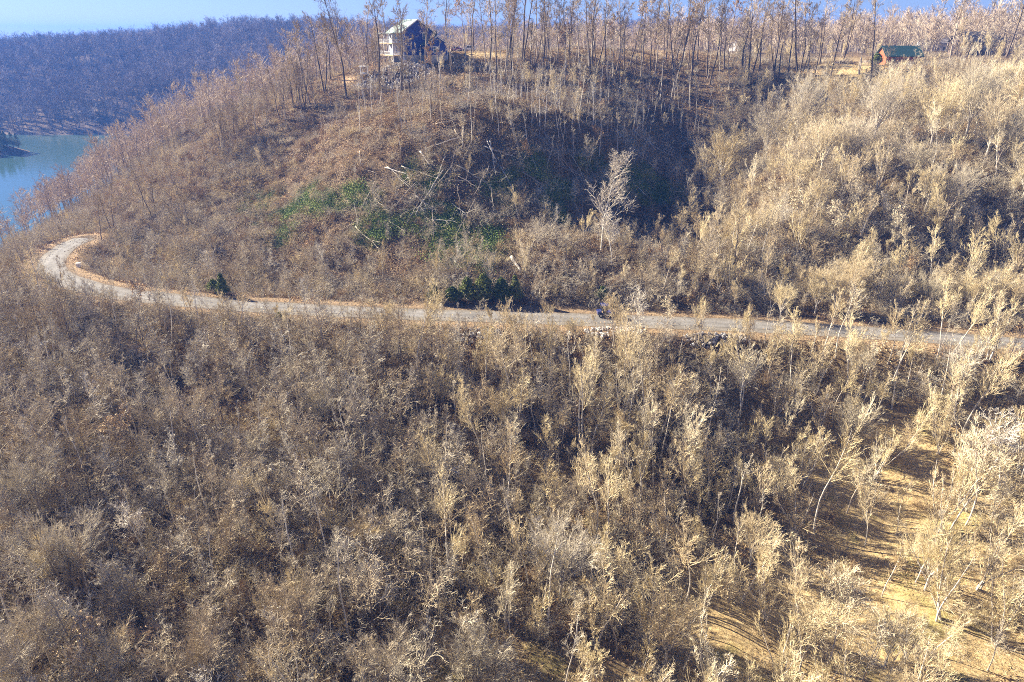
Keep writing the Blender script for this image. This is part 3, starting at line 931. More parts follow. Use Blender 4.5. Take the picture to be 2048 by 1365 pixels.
# ---- D: far woods
x, y = rng.uniform(-780, 240, 31000), rng.uniform(470, 1150, 31000)
z = H(x, y); X, Y, D = proj(x, y, z)
ok = (z > LAKE + 1.2) & (X > -150) & (X < 1500) & ((x < -60) | (y > 560)) & (rng.random(len(x)) < .95)
x, y, z = x[ok], y[ok], z[ok]
n1 = len(x)
x2, y2 = jitter(-400, -300, 400, 450, 4)
z2 = H(x2, y2); ok = z2 > LAKE + 1; x2, y2, z2 = x2[ok], y2[ok], z2[ok]
P = np.concatenate([np.stack([x, y, z], 1), np.stack([x2, y2, z2], 1)])
idx = np.concatenate([rng.integers(0, 5, n1), np.full(len(x2), 5)])
s = np.concatenate([rng.uniform(.75, 1.15, n1), rng.uniform(.55, .9, len(x2))])
scatter("far_wood", [v.all for v in FARV] + [FIR[0].all], P, rng.uniform(0, 6.28, len(P)), s, idx, "hazy blue leafless wood on the hills across the lake", "wood")

x, y = jitter(-185, 520, 205, 620, 5.6)
z = H(x, y); X, Y, D = proj(x, y, z)
crest_y = np.interp(x, [-190, -100, -60, -20, 20, 80, 110, 160, 300], [200, 205, 236, 252, 262, 262, 258, 240, 210])
ok = (y > crest_y) & (z > LAKE + 1) & (X > -100) & (X < 2250) & free(x, y) & (grass_w(x, y, X, Y, D) < .3) & ((y < 480) | (rng.random(len(x)) < .5)) & ~((x < -60) & (y > 470))
ok &= ~((X > 880) & (X < 1120) & (y < 275)) & ~((X > 1100) & (X < 1800) & (y < 300) & (rng.random(len(x)) < .65))
x, y, z, X = x[ok], y[ok], z[ok], X[ok]
P = np.stack([x, y, z], 1)
scatter("plateau_wood", [v.all for v in PLAT], P, rng.uniform(0, 6.28, len(P)), rng.uniform(.7, 1.05, len(P)) * np.where((X > 850) & (X < 1300), .85, 1), rng.integers(0, 4, len(P)), "brown leafless woods on the plateau behind the hilltop", "wood")

# ---- E: tall trees along the crest, one by one (photo x, base y, depth, variant, scale)
crest_trees = [
    (690, 195, 198, 7, 1.0, "broad many-limbed dark tree left of the navy house, tallest there"), (620, 205, 198, 2, .9, None), (585, 215, 196, 0, .85, None), (560, 240, 193, 3, .75, None), (500, 262, 188, 2, .8, None), (535, 250, 192, 6, .7, None),
    (445, 300, 180, 6, .85, None), (648, 185, 203, 3, .8, None), (660, 160, 215, 5, .7, None), (470, 285, 190, 0, .6, None), (415, 320, 176, 2, .75, None), (395, 335, 176, 6, .6, None), (608, 190, 205, 1, .7, None),
    (757, 180, 200, 5, 1.05, "slim straight dark tree standing between the white arbour and the navy house"), (800, 185, 197, 3, .95, "forked dark tree in front of the white porch of the navy house"), (850, 165, 225, 2, 1.0, None),
    (822, 190, 196, 0, .6, None), (870, 200, 194, 4, .6, None), (905, 150, 210, 6, .75, None), (930, 112, 250, 4, .8, None), (975, 150, 206, 2, .9, None), (990, 165, 203, 0, 1.0, None), (1015, 140, 210, 5, .95, None),
    (1022, 135, 214, 1, .9, None), (1045, 118, 222, 1, 1.15, "thickest straight trunk on the crest right of the parked cars"), (1050, 125, 218, 5, .95, None), (1075, 112, 226, 2, .9, None), (1085, 130, 216, 0, .95, None), (1098, 105, 232, 5, 1.1, None),
    (1115, 125, 218, 6, .9, None), (1137, 108, 226, 0, 1.15, None), (1160, 140, 214, 2, .85, None), (1185, 140, 214, 3, 1.0, None), (1210, 120, 225, 1, .85, None), (1240, 112, 230, 2, 1.0, None), (1262, 135, 221, 5, .9, None),
    (1285, 125, 226, 4, 1.0, None), (1310, 150, 216, 2, .95, None), (1330, 120, 230, 0, 1.05, None), (1350, 160, 212, 3, 1.0, "leaning twin-stemmed tree above the shaded hollow"), (1382, 190, 207, 5, 1.1, None), (1392, 120, 235, 1, 1.0, None), (1415, 150, 220, 0, .95, None),
    (1440, 130, 232, 2, .9, None), (1478, 175, 212, 1, 1.05, None), (1495, 170, 213, 3, .95, None), (1520, 140, 228, 5, .95, None), (1550, 155, 221, 0, 1.1, None), (1565, 130, 236, 2, .8, None), (1590, 165, 215, 5, 1.15, "crooked dark tree at the edge of the yellow lawn"),
    (1612, 180, 209, 2, 1.0, None), (1640, 130, 238, 1, .9, None), (1662, 155, 216, 0, .9, None), (1685, 122, 236, 3, .9, None), (1718, 148, 212, 6, .8, None), (1738, 158, 206, 5, 1.0, "slender grey tree standing on the yellow lawn before the cabin"),
    (1900, 120, 240, 2, .95, None), (1960, 110, 245, 0, 1.0, None), (2010, 115, 240, 3, 1.0, None), (1860, 105, 250, 1, .9, None), (945, 105, 245, 1, .95, None), (890, 108, 246, 0, .9, None), (780, 120, 240, 2, .85, None), (735, 120, 242, 1, .7, None),
    (1225, 155, 212, 4, .8, None), (1130, 165, 207, 4, .7, None), (1455, 115, 240, 4, .95, None), (360, 400, 160, 6, .55, None), (330, 400, 158, 2, .6, None), (290, 430, 153, 0, .55, None),
    (250, 455, 150, 6, .65, None), (230, 470, 147, 3, .55, None), (205, 480, 146, 5, .5, None), (130, 470, 150, 0, .45, None), (310, 440, 150, 3, .6, None), (345, 500, 134, 2, .6, None), (380, 470, 140, 0, .55, None),
]
def ray_ground(X, Y, y0):
    """the ground point on the photo ray near depth y0"""
    ys = np.linspace(y0 * .7, y0 * 1.3, 240)
    p = np.array([pix(X, Y, q) for q in ys])
    h = H(p[:, 0], p[:, 1])
    dd = p[:, 2] - h
    hit = np.where((dd[1:] < 0) & (dd[:-1] >= 0))[0]
    if len(hit): i = int(hit[0])
    else:
        near_ = np.where(np.abs(ys - y0) < .14 * y0)[0]
        i = int(near_[np.argmin(np.abs(dd[near_]))])
    return p[i][0], p[i][1], h[i]
for i in range(40):
    Xq = random.uniform(900, 1640); crest_trees.append((Xq, random.uniform(112, 150) + 35 * random.random() * (Xq > 1000), random.uniform(206, 228), random.choice([0, 1, 2, 5, 5, 6, 4, 0]), random.uniform(.6, .95), None))
for i in range(10):
    crest_trees.append((random.choice([random.uniform(762, 806), random.uniform(850, 905), random.uniform(820, 850)]), random.uniform(185, 235), random.uniform(180, 200), random.choice([0, 5, 1]), random.uniform(.36, .52), "screen"))
for i in range(24):
    Xq = random.uniform(420, 760); crest_trees.append((Xq, float(np.interp(Xq, [420, 520, 620, 760], [318, 262, 205, 175])) + random.uniform(-12, 12), float(np.interp(Xq, [420, 620, 760], [178, 200, 206])), random.choice([0, 2, 3, 6]), random.uniform(.45, .7), None))
for X0, Y0, yy, k, sc_, lab in crest_trees:
    if X0 > 600 and lab != "screen": sc_ *= 1.28
    x0, y0, z0 = ray_ground(X0, Y0, yy)
    if lab == "screen": lab, gr = "slim bare tree in front of the navy house", "slim trees in front of the navy house"
    elif lab is None:
        if X0 < 400: lab, gr = "bare dark tree on the left shoulder above the road bend", "trees on the left shoulder of the hill"
        elif X0 < 720: lab, gr = "tall bare tree on the left ridge line", "tall trees on the left ridge line"
        elif X0 < 960: lab, gr = "tall bare tree around the navy house", "tall trees around the navy house"
        elif X0 < 1300: lab, gr = "tall bare tree on the crest right of the parked cars", "tall trees on the crest right of the house"
        elif X0 < 1560: lab, gr = "tall bare tree on the crest above the shaded hollow", "tall trees on the crest above the hollow"
        elif X0 < 1760: lab, gr = "tall bare tree around the yellow hilltop lawn", "tall trees around the hilltop lawn"
        else: lab, gr = "tall bare tree behind the green-roofed cabin", "tall trees behind the cabin"
        if k == 4: lab = "brown-leaved " + lab[5:] if lab.startswith("tall") else lab; gr += ", still in brown leaf"
    else: gr = "tall trees along the crest"
    put(TALL[k], "tall_tree", x0, y0, lab, "tree", gr, sc_, None, z0)

# ---- F: round-headed trees on the right-hand slope
fans = [(1440, 370, 150, 0, 1.05, "large round-headed pale tree at the left end of the right-hand grove beside the dark hollow"), (1530, 330, 155, 2, 1.0, "round-headed grey tree second from the left end of the grove"),
        (1640, 350, 155, 0, .95, "round-headed pinkish tree in the middle of the right-hand grove"), (1660, 220, 178, 3, .95, None), (1745, 290, 160, 2, 1.05, None), (1800, 230, 172, 1, 1.1, None), (1860, 300, 155, 0, 1.1, None), (1930, 280, 158, 2, 1.1, None),
        (1990, 340, 146, 1, 1.1, None), (2040, 260, 165, 0, 1.1, None), (1900, 210, 180, 1, 1.0, None), (2000, 210, 182, 3, 1.1, None), (1760, 215, 180, 0, .9, None), (1850, 420, 132, 3, .9, None),
        (1560, 640, 97.5, 3, .72, "small fan-shaped pale tree at the far edge of the road, first of the roadside row")]
for i in range(18): fans.append((random.uniform(1560, 2080), random.uniform(215, 470), 0, random.choice([0, 1, 2, 3]), random.uniform(.8, 1.15), None))
for X0 in range(1600, 2120, 34): fans.append((X0 + random.uniform(-10, 10), 618 + random.uniform(-10, 14) + (X0 - 1640) * .03, 102, random.choice([0, 3, 1, 0]), random.uniform(.6, .78), "row"))
for X0, Y0, yy, k, sc_, lab in fans:
    if yy == 0 and 1700 < X0 < 1880 and Y0 < 300: continue
    if 1700 < X0 < 1880 and Y0 < 240: sc_ *= .72
    if yy == 0: yy = float(np.interp(Y0, [200, 300, 400, 500], [178, 150, 130, 118]))
    if lab != "row" and Y0 < 600: sc_ *= 1.15
    x0, y0, z0 = ray_ground(X0, Y0, yy)
    gr = "round-headed trees of the right-hand grove"
    if lab == "row": lab, gr = "fan-shaped pale roadside tree at the right end of the road", "fan-shaped trees lining the road at the right"
    elif lab is None: lab = "round-headed bare tree among the upper right-hand grove"
    if gr.startswith("fan") and road_dist(x0, y0)[0] < 4.5: y0 += 5.0; z0 = Hs(x0, y0)
    put(FAN[k], "round_headed_tree", x0, y0, lab, "tree", gr, sc_, None, z0)

# ---- G: single trees that stand out
singles = [
    (1205, 500, 120, WHITE[0], 1.2, "whitish_tree", "tall whitish narrow tree in the middle of the hillside, right of the green patches"),
    (1225, 530, 114, WHITE[1], .85, "whitish_tree", "forked whitish tree directly below the tall whitish one on the hillside"),
    (1082, 700, 92, WHITE[1], .5, "whitish_tree", "small pale tree at the near road edge left of the blue buggy"),
    (1225, 690, 92.5, WHITE[2], .62, "pale_tree", "slim yellow-grey tree at the near road edge just in front of the blue buggy"),
    (1268, 690, 92.5, WHITE[1], .72, "pale_tree", "slim pale tree at the near road edge right of the blue buggy"),
    (1150, 690, 93, FAN[3], .55, "spreading_tree", "low spreading tree leaning over the near road edge left of the blue buggy"),
    (790, 690, 93, WHITE[2], .55, "pale_tree", "slim pale tree crossing the shaded stretch of road"),
    (2000, 985, 72, WHITE[1], .95, "whitish_tree", "white-barked forked tree at the right edge above the yellow grass"),
    (1960, 970, 73, TALL[6], .55, "leaning_tree", "thick leaning tree beside the white-barked tree at the right edge"),
    (1652, 1335, 50, WHITE[2], .88, "pale_tree", "tallest pale thick-trunked tree standing on the grass at the lower right"),
    (1600, 1345, 49.5, WHITE[2], .72, "pale_tree", "straight pale tree left of the thick-trunked one at the lower right"),
    (1770, 1330, 50, FAN[3], .8, "spreading_tree", "vase-shaped tree on the grass right of the thick-trunked one"),
    (1900, 800, 84, FAN[1], .9, "spreading_tree", "wide fine-twigged round tree at the right edge below the road"),
    (1690, 905, 76, FAN[1], .8, "spreading_tree", "wide grey tangled tree at the right, left of the white-barked tree"),
    (1370, 1000, 68, TALL[6], .55, "spreading_tree", "dark-trunked spreading tree in the centre right of the thicket"),
    (1120, 1200, 56, FAN[2], .8, "spreading_tree", "bushy pale vase-shaped tree in the lower middle of the thicket"),
    (960, 1400, 46, FAN[1], .8, "spreading_tree", "wide grey tree at the bottom centre over the small grass clearing"),
    (160, 1190, 58, FAN[1], .95, "spreading_tree", "wide grey fine-twigged tree at the lower left"),
    (420, 1400, 46, FAN[1], .9, "spreading_tree", "wide low grey tree at the bottom left"),
    (300, 1120, 60, WHITE[1], .6, "whitish_tree", "small white-twigged tree in the left foreground"),
    (180, 1230, 55, TALL[3], .5, "dark_trunked_tree", "twin dark trunk rising from the shaded gap at the lower left"),
    (75, 760, 85, TALL[2], .5, "dark_trunked_tree", "dark tree leaning at the left edge below the road bend"),
    (130, 600, 104, TALL[0], .42, "dark_trunked_tree", "thin dark tree at the inner side of the road bend"),
    (1325, 640, 100, LEAFY[1], .8, "leafy_small_tree", "small tree holding cream leaves at the roadside right of the blue buggy"),
    (1665, 480, 115, LEAFY[1], 1.1, "leafy_small_tree", "tree speckled with cream leaves on the right-hand slope"),
    (1745, 620, 101, LEAFY[1], .8, "leafy_small_tree", "small tree with cream leaves above the right end of the road"),
    (620, 520, 122, LEAFY[0], .8, "leafy_small_tree", "orange-brown leafy sapling on the hillside left of the green patches"),
    (880, 330, 155, LEAFY[0], .4, "leafy_small_tree", "small brown-leaved sapling below the navy house"),
]
for q_, (X0, Y0, k, sc_) in enumerate([(600, 1290, 1, .8), (740, 1120, 3, .75), (330, 900, 1, .75), (90, 1040, 1, .9), (70, 1400, 1, .9), (500, 1020, 3, .7), (860, 980, 1, .65), (1240, 900, 3, .65), (640, 860, 1, .6), (1330, 1330, 0, .75),
                                       (1500, 1130, 3, .8), (1480, 800, 2, .6), (230, 1390, 3, .8), (780, 1400, 1, .8), (1850, 1180, 0, .75), (1000, 860, 0, .6), (1130, 1060, 1, .7)]):
    singles.append((X0, Y0, float(np.interp(Y0, [700, 900, 1365, 1450], [90, 76, 48, 43])), FAN[k], sc_, "spreading_tree",
                    "wide-crowned %s spreading tree standing above the foreground saplings" % ("pale" if k in (0, 3) else "grey")))
for X0, Y0, yy, v, sc_, nm, lab in singles:
    x0, y0, z0 = ray_ground(X0, Y0, yy)
    if road_dist(x0, y0)[0] < 3.6: y0 -= 3.6; z0 = Hs(x0, y0)
    put(v, nm, x0, y0, lab, "tree", None, sc_, None, z0)

# evergreens
for X0, Y0, yy, k, sc_, lab in [(437, 600, 111, 0, 1.05, "small conical green cedar at the far edge of the road"), (1030, 600, 106, 0, 1.15, "upright green cedar at the right end of the evergreen clump above the road"),
                                (1003, 603, 105.5, 1, 1.25, "rounded green cedar next to the upright one above the road"), (968, 600, 106, 1, 1.4, "widest olive green cedar in the clump above the road"),
                                (935, 603, 106, 1, 1.25, "rounded dark cedar left of the widest one above the road"),
                                (905, 605, 106, 2, 1.1, "low olive cedar left in the clump above the road"), (868, 602, 106.5, 1, .9, "small cedar apart from the clump at its left above the road"),
                                (560, 640, 99, 2, .5, "tiny green cedar at the near edge of the road"), (1205, 600, 104, 2, .9, "olive evergreen bush behind the blue buggy"),
                                (418, 590, 114, 2, 1.0, "olive brown bush behind the small conical cedar"), (1752, 131, 222, 2, 1.3, "yellow-green evergreen shrub at the left corner of the cabin")]:
    x0, y0, z0 = ray_ground(X0, Y0, yy)
    if road_dist(x0, y0)[0] < 4.4: y0 += 2.2 if Y0 < 620 else -2; z0 = Hs(x0, y0)
    put(CEDAR[k], "cedar" if k < 2 else "evergreen_shrub", x0, y0, lab, "evergreen", "evergreens", sc_, None, z0)

# ---------------------------------------------------------------- fallen logs
def log_thing(X0, Y0, X1, Y1, yy, yy2, r, m, lab, grp, limbs=0, lift=0.25):
    a = ray_ground(X0, Y0, yy); b = ray_ground(X1, Y1, yy2)
    felled(Vector((a[0], a[1], a[2] + lift * .5)), Vector((b[0], b[1], b[2] + lift)), r, m, lab, grp, limbs, np.random.default_rng(int(X0 * 7 + Y0)))


def felled(A, B, r, m, lab, grp, limbs, g):
    L = (B - A).length
    n = 7
    P = np.array([list(A.lerp(B, i / (n - 1)) - A + Vector(g.normal(0, .008 * L, 3))) for i in range(n)]).reshape(1, n, 3)
    RR = rad(P, r, r * .45)
    # closed butt end: the first ring collapses to a point
    P = np.concatenate([P[:, :1], P, P[:, -1:]], 1); RR = np.concatenate([RR[:, :1] * 0, RR, RR[:, -1:] * 0], 1)
    root = empty("fallen_log", A)
    v, f = tubes([(P, RR, 8)])
    o = bpy.data.objects.new("trunk", mesh_from("trunk", v, f, [m], smooth=True)); COL.objects.link(o); o.parent = root
    if limbs:
        C, RC = spawn(P[:, 1:-1], RR[:, 1:-1], limbs, .45, 1, 38, lambda t, L_: .26 * L_, 5, .14, .03, .5, .4, .024, g)
        C2, RC2 = spawn(C, RC, 4, .3, 1, 35, lambda t, L_: .5 * L_, 4, .15, .02, .6, .5, .016, g)
        v, f = tubes([(C, RC, 4), (C2, RC2, 3)])
        o = bpy.data.objects.new("branches", mesh_from("branches", v, f, [m])); COL.objects.link(o); o.parent = root
    tag(root, lab, "log", grp)


named_logs = [
    (1022, 515, 1042, 545, 117, 112, .33, B_PALE, "thick broken pale log standing out above the evergreen clump", 0),
    (1252, 290, 1238, 262, 168, 174, .2, B_PALE, "short pale log lying at the upper edge of the dark hollow", 0),
    (1310, 300, 1275, 252, 166, 178, .2, B_PALE, "long pale log with branches pointing down the dark hollow", 8),
    (555, 345, 430, 400, 163, 150, .2, B_DARK, "dark fallen trunk lying across the brown left slope", 8),
    (600, 385, 690, 520, 150, 121, .17, B_MID, "long thin fallen trunk slanting down the left of the green patches", 7),
    (735, 370, 770, 405, 153, 146, .2, B_DARK, "dark log at the right end of the leftmost green patch", 2),
    (655, 385, 640, 415, 150, 144, .16, B_DARK, "short dark log crossing the leftmost green patch", 0),
    (840, 300, 860, 330, 168, 160, .2, B_PALE, "pale broken snag at the top left of the cleared slope", 4),
]
for l in named_logs: log_thing(*l[:9], "fallen logs", l[9])
lg = np.random.default_rng(77)
for i in range(98):
    X0, Y0 = lg.uniform(700, 1410), lg.uniform(245, 455)
    if X0 < 850: Y0 = lg.uniform(300, 470)
    a = ray_ground(X0, Y0, float(np.interp(Y0, [180, 240, 300, 350, 400, 450, 520], [200, 165, 150, 142, 136, 128, 117])))
    L_ = lg.uniform(4, 11); th = lg.normal(-1.0, .8) if lg.random() < .75 else lg.uniform(-3, 0)
    bx1, by1 = a[0] + L_ * math.cos(th), a[1] + L_ * math.sin(th)
    A_ = Vector((a[0], a[1], a[2] + .3)); B_ = Vector((bx1, by1, Hs(bx1, by1) + lg.uniform(.4, 1.4)))
    felled(A_, B_, lg.uniform(.06, .13), [B_PALE, B_MID, B_MID, T_GREY][int(lg.integers(0, 4))],
           "slim fallen grey trunk among the felled trees on the cleared slope", "felled trunks on the cleared slope", int(lg.integers(3, 6)), lg)


# ---------------------------------------------------------------- rock piles
def stones(name, X0, Y0, yy, rx, ry, n, size, m, lab):
    x0, y0, z0 = ray_ground(X0, Y0, yy)
    g = np.random.default_rng(int(X0))
    a = g.random(n) * 6.283; q = np.sqrt(g.random(n))
    px_, py_ = x0 + rx * q * np.cos(a), y0 + ry * q * np.sin(a)
    pz_ = H(px_, py_)
    ico = bmesh.new(); bmesh.ops.create_icosphere(ico, subdivisions=1, radius=1.0)
    bv = np.array([v.co[:] for v in ico.verts]); bf = np.array([[v.index for v in f.verts] for f in ico.faces]); ico.free()
    V_, F_ = [], []
    for i in range(n):
        s_ = size * g.uniform(.5, 1.5) * g.uniform(.6, 1.2, 3)
        V_.append(bv * (1 + g.normal(0, .14, (len(bv), 1))) * s_ + [px_[i], py_[i], pz_[i] + size * .25]); F_.append(bf + i * len(bv))
    o = bpy.data.objects.new(name, mesh_from(name, np.concatenate(V_), np.concatenate(F_), [m])); COL.objects.link(o)
    tag(o, lab, "rocks", None, 'stuff')


M_ROCK = bark("rock_pale", [(0, (.50, .47, .43)), (1, (.56, .53, .5))])
M_ROCKD = bark("rock_grey", [(0, (.30, .28, .27)), (1, (.4, .38, .36))])
stones("rock_bank", 790, 152, 203, 11.5, 3.8, 900, .24, M_ROCK, "pale rock bank on the slope below the navy house")
stones("riprap", 1230, 662, 92.0, 4.5, 1.3, 150, .22, M_ROCK, "pale broken stones on the bank below the road in front of the buggy")
stones("riprap", 1430, 677, 91.5, 5, 1.3, 120, .22, M_ROCKD, "grey broken stones on the bank below the right part of the road")
stones("riprap", 950, 668, 92.5, 4.5, 1.5, 130, .25, M_ROCKD, "grey stones on the bank below the shaded stretch of road")

# ---------------------------------------------------------------- house
NAVY = mat("siding_navy", (.035, .06, .26), .6)
def siding(name, col, sp=.18):
    m = mat(name, col, .6); nt = m.node_tree; b = nt.nodes["Principled BSDF"]
    tc = nt.nodes.new("ShaderNodeTexCoord")
    w = nt.nodes.new("ShaderNodeTexWave"); w.bands_direction = 'Z'; w.wave_profile = 'SAW'; w.inputs["Scale"].default_value = .32 / sp
    nt.links.new(tc.outputs["Object"], w.inputs[0])
    bp = nt.nodes.new("ShaderNodeBump"); bp.inputs["Distance"].default_value = .03; bp.inputs["Strength"].default_value = .8
    nt.links.new(w.outputs[1], bp.inputs["Height"]); nt.links.new(bp.outputs[0], b.inputs["Normal"])
    return m
NAVY = siding("siding_navy", (.025, .045, .26))
WHITE_P = mat("white_paint", (.68, .68, .68), .5)
WHITE_S = siding("siding_white", (.42, .46, .58))
ROOFM = siding("metal_roof", (.17, .23, .21), .4)
GLASS = mat("window_glass", (.04, .05, .07), .08, 0, .6)
CONC = mat("foundation_grey", (.40, .38, .35), .9)
WOOD = mat("deck_wood", (.50, .36, .20), .8)
DARKM = mat("dark_trim", (.03, .035, .04), .5)

house = empty("house", (hc[0], hc[1], 0), R(30))
tag(house, "navy blue two-storey house with pale green roof on top of the hill", "house")
# local: +x along the gable wall, +y back; gable wall at y=0; z absolute
W, Ln, zb, ze, zr = 9.0, 11.0, 55.0, 61.2, 64.1
wl = MB(); wl.prism([(0, zb), (W, zb), (W, ze), (W / 2, zr), (0, ze)], 'y', 0, Ln); wl.build("wall", NAVY, house)
MB().box(-.06, .0, zb, -.003, Ln, ze - .05).build("side_wall", WHITE_S, house)
rf = MB(); sl = (zr - ze) / (W / 2)
rf.prism([(-.9, ze - .9 * sl + .02), (W / 2, zr + .02), (W / 2, zr + .2), (-.9, ze - .9 * sl + .2)], 'y', -.5, Ln + .5)
rf.prism([(W / 2 + .003, zr + .02), (W + .9, ze - .9 * sl + .02), (W + .9, ze - .9 * sl + .2), (W / 2 + .003, zr + .2)], 'y', -.5, Ln + .5)
roof = rf.build("roof", ROOFM, house)
tr = MB()
tr.prism([(-.95, ze - .95 * sl - .12), (W / 2, zr - .10), (W / 2, zr + .22), (-.95, ze - .95 * sl + .22)], 'y', -.58, -.505)
tr.prism([(W / 2 + .003, zr - .10), (W + .95, ze - .95 * sl - .12), (W + .95, ze - .95 * sl + .22), (W / 2 + .003, zr + .22)], 'y', -.58, -.505)
tr.box(-.07, -.07, zb, .12, -.003, ze - .1); tr.build("trim", WHITE_P, house)
MB().box(.05, .05, 51.5, W - .05, Ln - .05, zb - .003).build("foundation", CONC, house)
# saltbox wing on the right
wg = MB(); wg.prism([(W + .003, zb), (W + 4.6, zb), (W + 4.6, ze - 2.9), (W + .003, ze - .5)], 'y', .6, Ln - 1); wg.build("side_wing", NAVY, house)
wr = MB(); wr.prism([(W - .3, ze - .36), (W + 5.1, ze - 3.15), (W + 5.1, ze - 2.98), (W - .3, ze - .18)], 'y', .3, Ln - .7); wr.build("wing_roof", ROOFM, house)
MB().box(W + 2.8, 5, ze - 2.2, W + 3.7, 6, ze + .2).build("chimney", DARKM, house)
# front gable extension
ex0, ex1, ey = 5.6, 11.8, -3.6
em = (ex0 + ex1) / 2; ezr, eze = 59.8, 57.9
e = MB(); e.prism([(ex0, zb + .01), (ex1, zb + .01), (ex1, eze), (em, ezr), (ex0, eze)], 'y', ey, -.003); e.build("gable_extension", NAVY, house)
es = (ezr - eze) / ((ex1 - ex0) / 2)
er = MB()
er.prism([(ex0 - .5, eze - .5 * es + .02), (em, ezr + .02), (em, ezr + .18), (ex0 - .5, eze - .5 * es + .18)], 'y', ey - .35, -.005)
er.prism([(em + .003, ezr + .02), (ex1 + .5, eze - .5 * es + .02), (ex1 + .5, eze - .5 * es + .18), (em + .003, ezr + .18)], 'y', ey - .35, -.005)
er.build("extension_roof", ROOFM, house)
et = MB()
et.prism([(ex0 - .55, eze - .55 * es - .1), (em, ezr - .1), (em, ezr + .2), (ex0 - .55, eze - .55 * es + .2)], 'y', ey - .43, ey - .355)
et.prism([(em + .003, ezr - .1), (ex1 + .55, eze - .55 * es - .1), (ex1 + .55, eze - .55 * es + .2), (em + .003, ezr + .2)], 'y', ey - .43, ey - .355)
et.box(ex0 - .06, ey - .07, 52, ex0 + .12, ey - .003, eze); et.box(ex1 - .12, ey - .07, 52, ex1 + .06, ey - .003, eze)
et.build("extension_trim", WHITE_P, house)
MB().box(ex0 + .04, ey + .04, 51.0, ex1 - .04, -.01, zb).build("extension_foundation", CONC, house)


def window(x0, z0, w, h, y, parent, axis_='y', nx_=1, nz_=2):
    f = MB(); t = .13
    def bx(a, b, c, d, y0, y1):
        if axis_ == 'y': f.box(a, y0, b, c, y1, d)
        else: f.box(y0, a, b, y1, c, d)
    bx(x0, z0, x0 + t, z0 + h, y - .07, y - .005); bx(x0 + w - t, z0, x0 + w, z0 + h, y - .07, y - .005)
    bx(x0 + t, z0, x0 + w - t, z0 + t, y - .07, y - .005); bx(x0 + t, z0 + h - t, x0 + w - t, z0 + h, y - .07, y - .005)
    for k in range(1, nz_): bx(x0 + t, z0 + h * k / nz_ - .05, x0 + w - t, z0 + h * k / nz_ + .05, y - .065, y - .005)
    fo = f.build("window", WHITE_P, parent)
    g = MB()
    if axis_ == 'y': g.box(x0 + t * .5, y - .035, z0 + t * .5, x0 + w - t * .5, y - .008, z0 + h - t * .5)
    else: g.box(y - .035, x0 + t * .5, z0 + t * .5, y - .008, x0 + w - t * .5, z0 + h - t * .5)
    g.build("pane", GLASS, fo)


window(5.9, 59.0, 1.35, 1.9, 0, house)
window(7.4, 55.5, 1.2, 1.8, ey, house)
for k, yy in enumerate([1.2, 4.3, 7.4]):
    window(yy, 58.9, 1.5, 1.7, -.06, house, 'x'); window(yy, 55.3, 1.5, 2.1, -.06, house, 'x')
# two-level porch on the lake side
dk = MB()
dk.box(-3.2, .3, 54.75, -.07, Ln + .6, 54.95); dk.box(-3.2, .3, 57.95, -.07, Ln + .6, 58.12); dk.build("deck", WOOD, house)
for yy in (.45, 3.8, 7.2, Ln + .4): MB().box(-3.15, yy - .11, 51.5, -2.93, yy + .11, 60.6).build("porch_post", WHITE_P, house)
MB().box(-3.2, .3, 60.603, -2.9, Ln + .6, 60.75).build("porch_beam", WHITE_P, house)
pr = MB(); pr.prism([(-3.6, 60.55), (-.9, 60.68), (-.9, 60.78), (-3.6, 60.65)], 'y', 0, Ln + .8); pr.build("porch_roof", ROOFM, house)
rl = MB()
for zz in (54.95, 58.12):
    rl.box(-3.2, .3, zz + .95, -3.12, Ln + .6, zz + 1.03); rl.box(-3.2, .3, zz + .12, -3.12, Ln + .6, zz + .18)
    rl.box(-3.1, .3, zz + .95, -.1, .38, zz + 1.03); rl.box(-3.1, .3, zz + .12, -.1, .38, zz + .18)
    for yy in np.arange(.6, Ln + .6, .35): rl.box(-3.18, yy, zz + .18, -3.14, yy + .04, zz + .95)
    for xx in np.arange(-2.9, -.2, .35): rl.box(xx, .32, zz + .18, xx + .04, .36, zz + .95)
rl.build("railing", WHITE_P, house)
st = MB()
for k in range(10): st.box(-1.3, -.4 - .28 * k, 54.75 - .24 * (k + 1), -.2, -.12 - .28 * k, 54.80 - .24 * k)
st.build("steps", WHITE_P, house)

# elevated parking deck beside the house
pk = empty("parking_deck", (hc[0], hc[1], 0), R(30)); tag(pk, "raised wooden deck with pale edge right of the navy house", "deck")
MB().box(13.9, -1.5, 54.6, 19.5, 5, 54.85).build("platform", WHITE_P, pk)
for xx in (14.1, 16.7, 19.3):
    for yy in (-1.3, 4.7): MB().box(xx - .1, yy - .1, 50.5, xx + .1, yy + .1, 54.597).build("post", WOOD, pk)
for a, b, c_, d in ((14.2, 53.1, 16.6, 53.6), (16.8, 53.6, 19.2, 53.8)): MB().bar((a, -1.3, b), (c_, -1.3, d), .06).build("brace", WOOD, pk)

# white arbour left of the house
ax, ay, az_ = ray_ground(729, 152, 207)
ar = empty("arbour", (ax, ay, az_), R(15)); tag(ar, "small white timber arbour on the bare slope left of the navy house", "arbour")
for xx in (-1, 1):
    for yy in (-.9, .9): MB().box(xx - .09, yy - .09, -.3, xx + .09, yy + .09, 2.4).build("post", WHITE_P, ar)
q = MB()
for yy in (-.9, .9): q.box(-1.4, yy - .06, 2.403, 1.4, yy + .06, 2.58)
for xx in np.arange(-1.2, 1.3, .3): q.box(xx - .03, -1.2, 2.583, xx + .03, 1.2, 2.68)
q.build("roof_beam", WHITE_P, ar)
q = MB(); q.box(-.8, -.3, .45, .8, .15, .52); q.box(-.8, .15, .52, .8, .2, 1.0); q.build("bench", WHITE_P, ar)


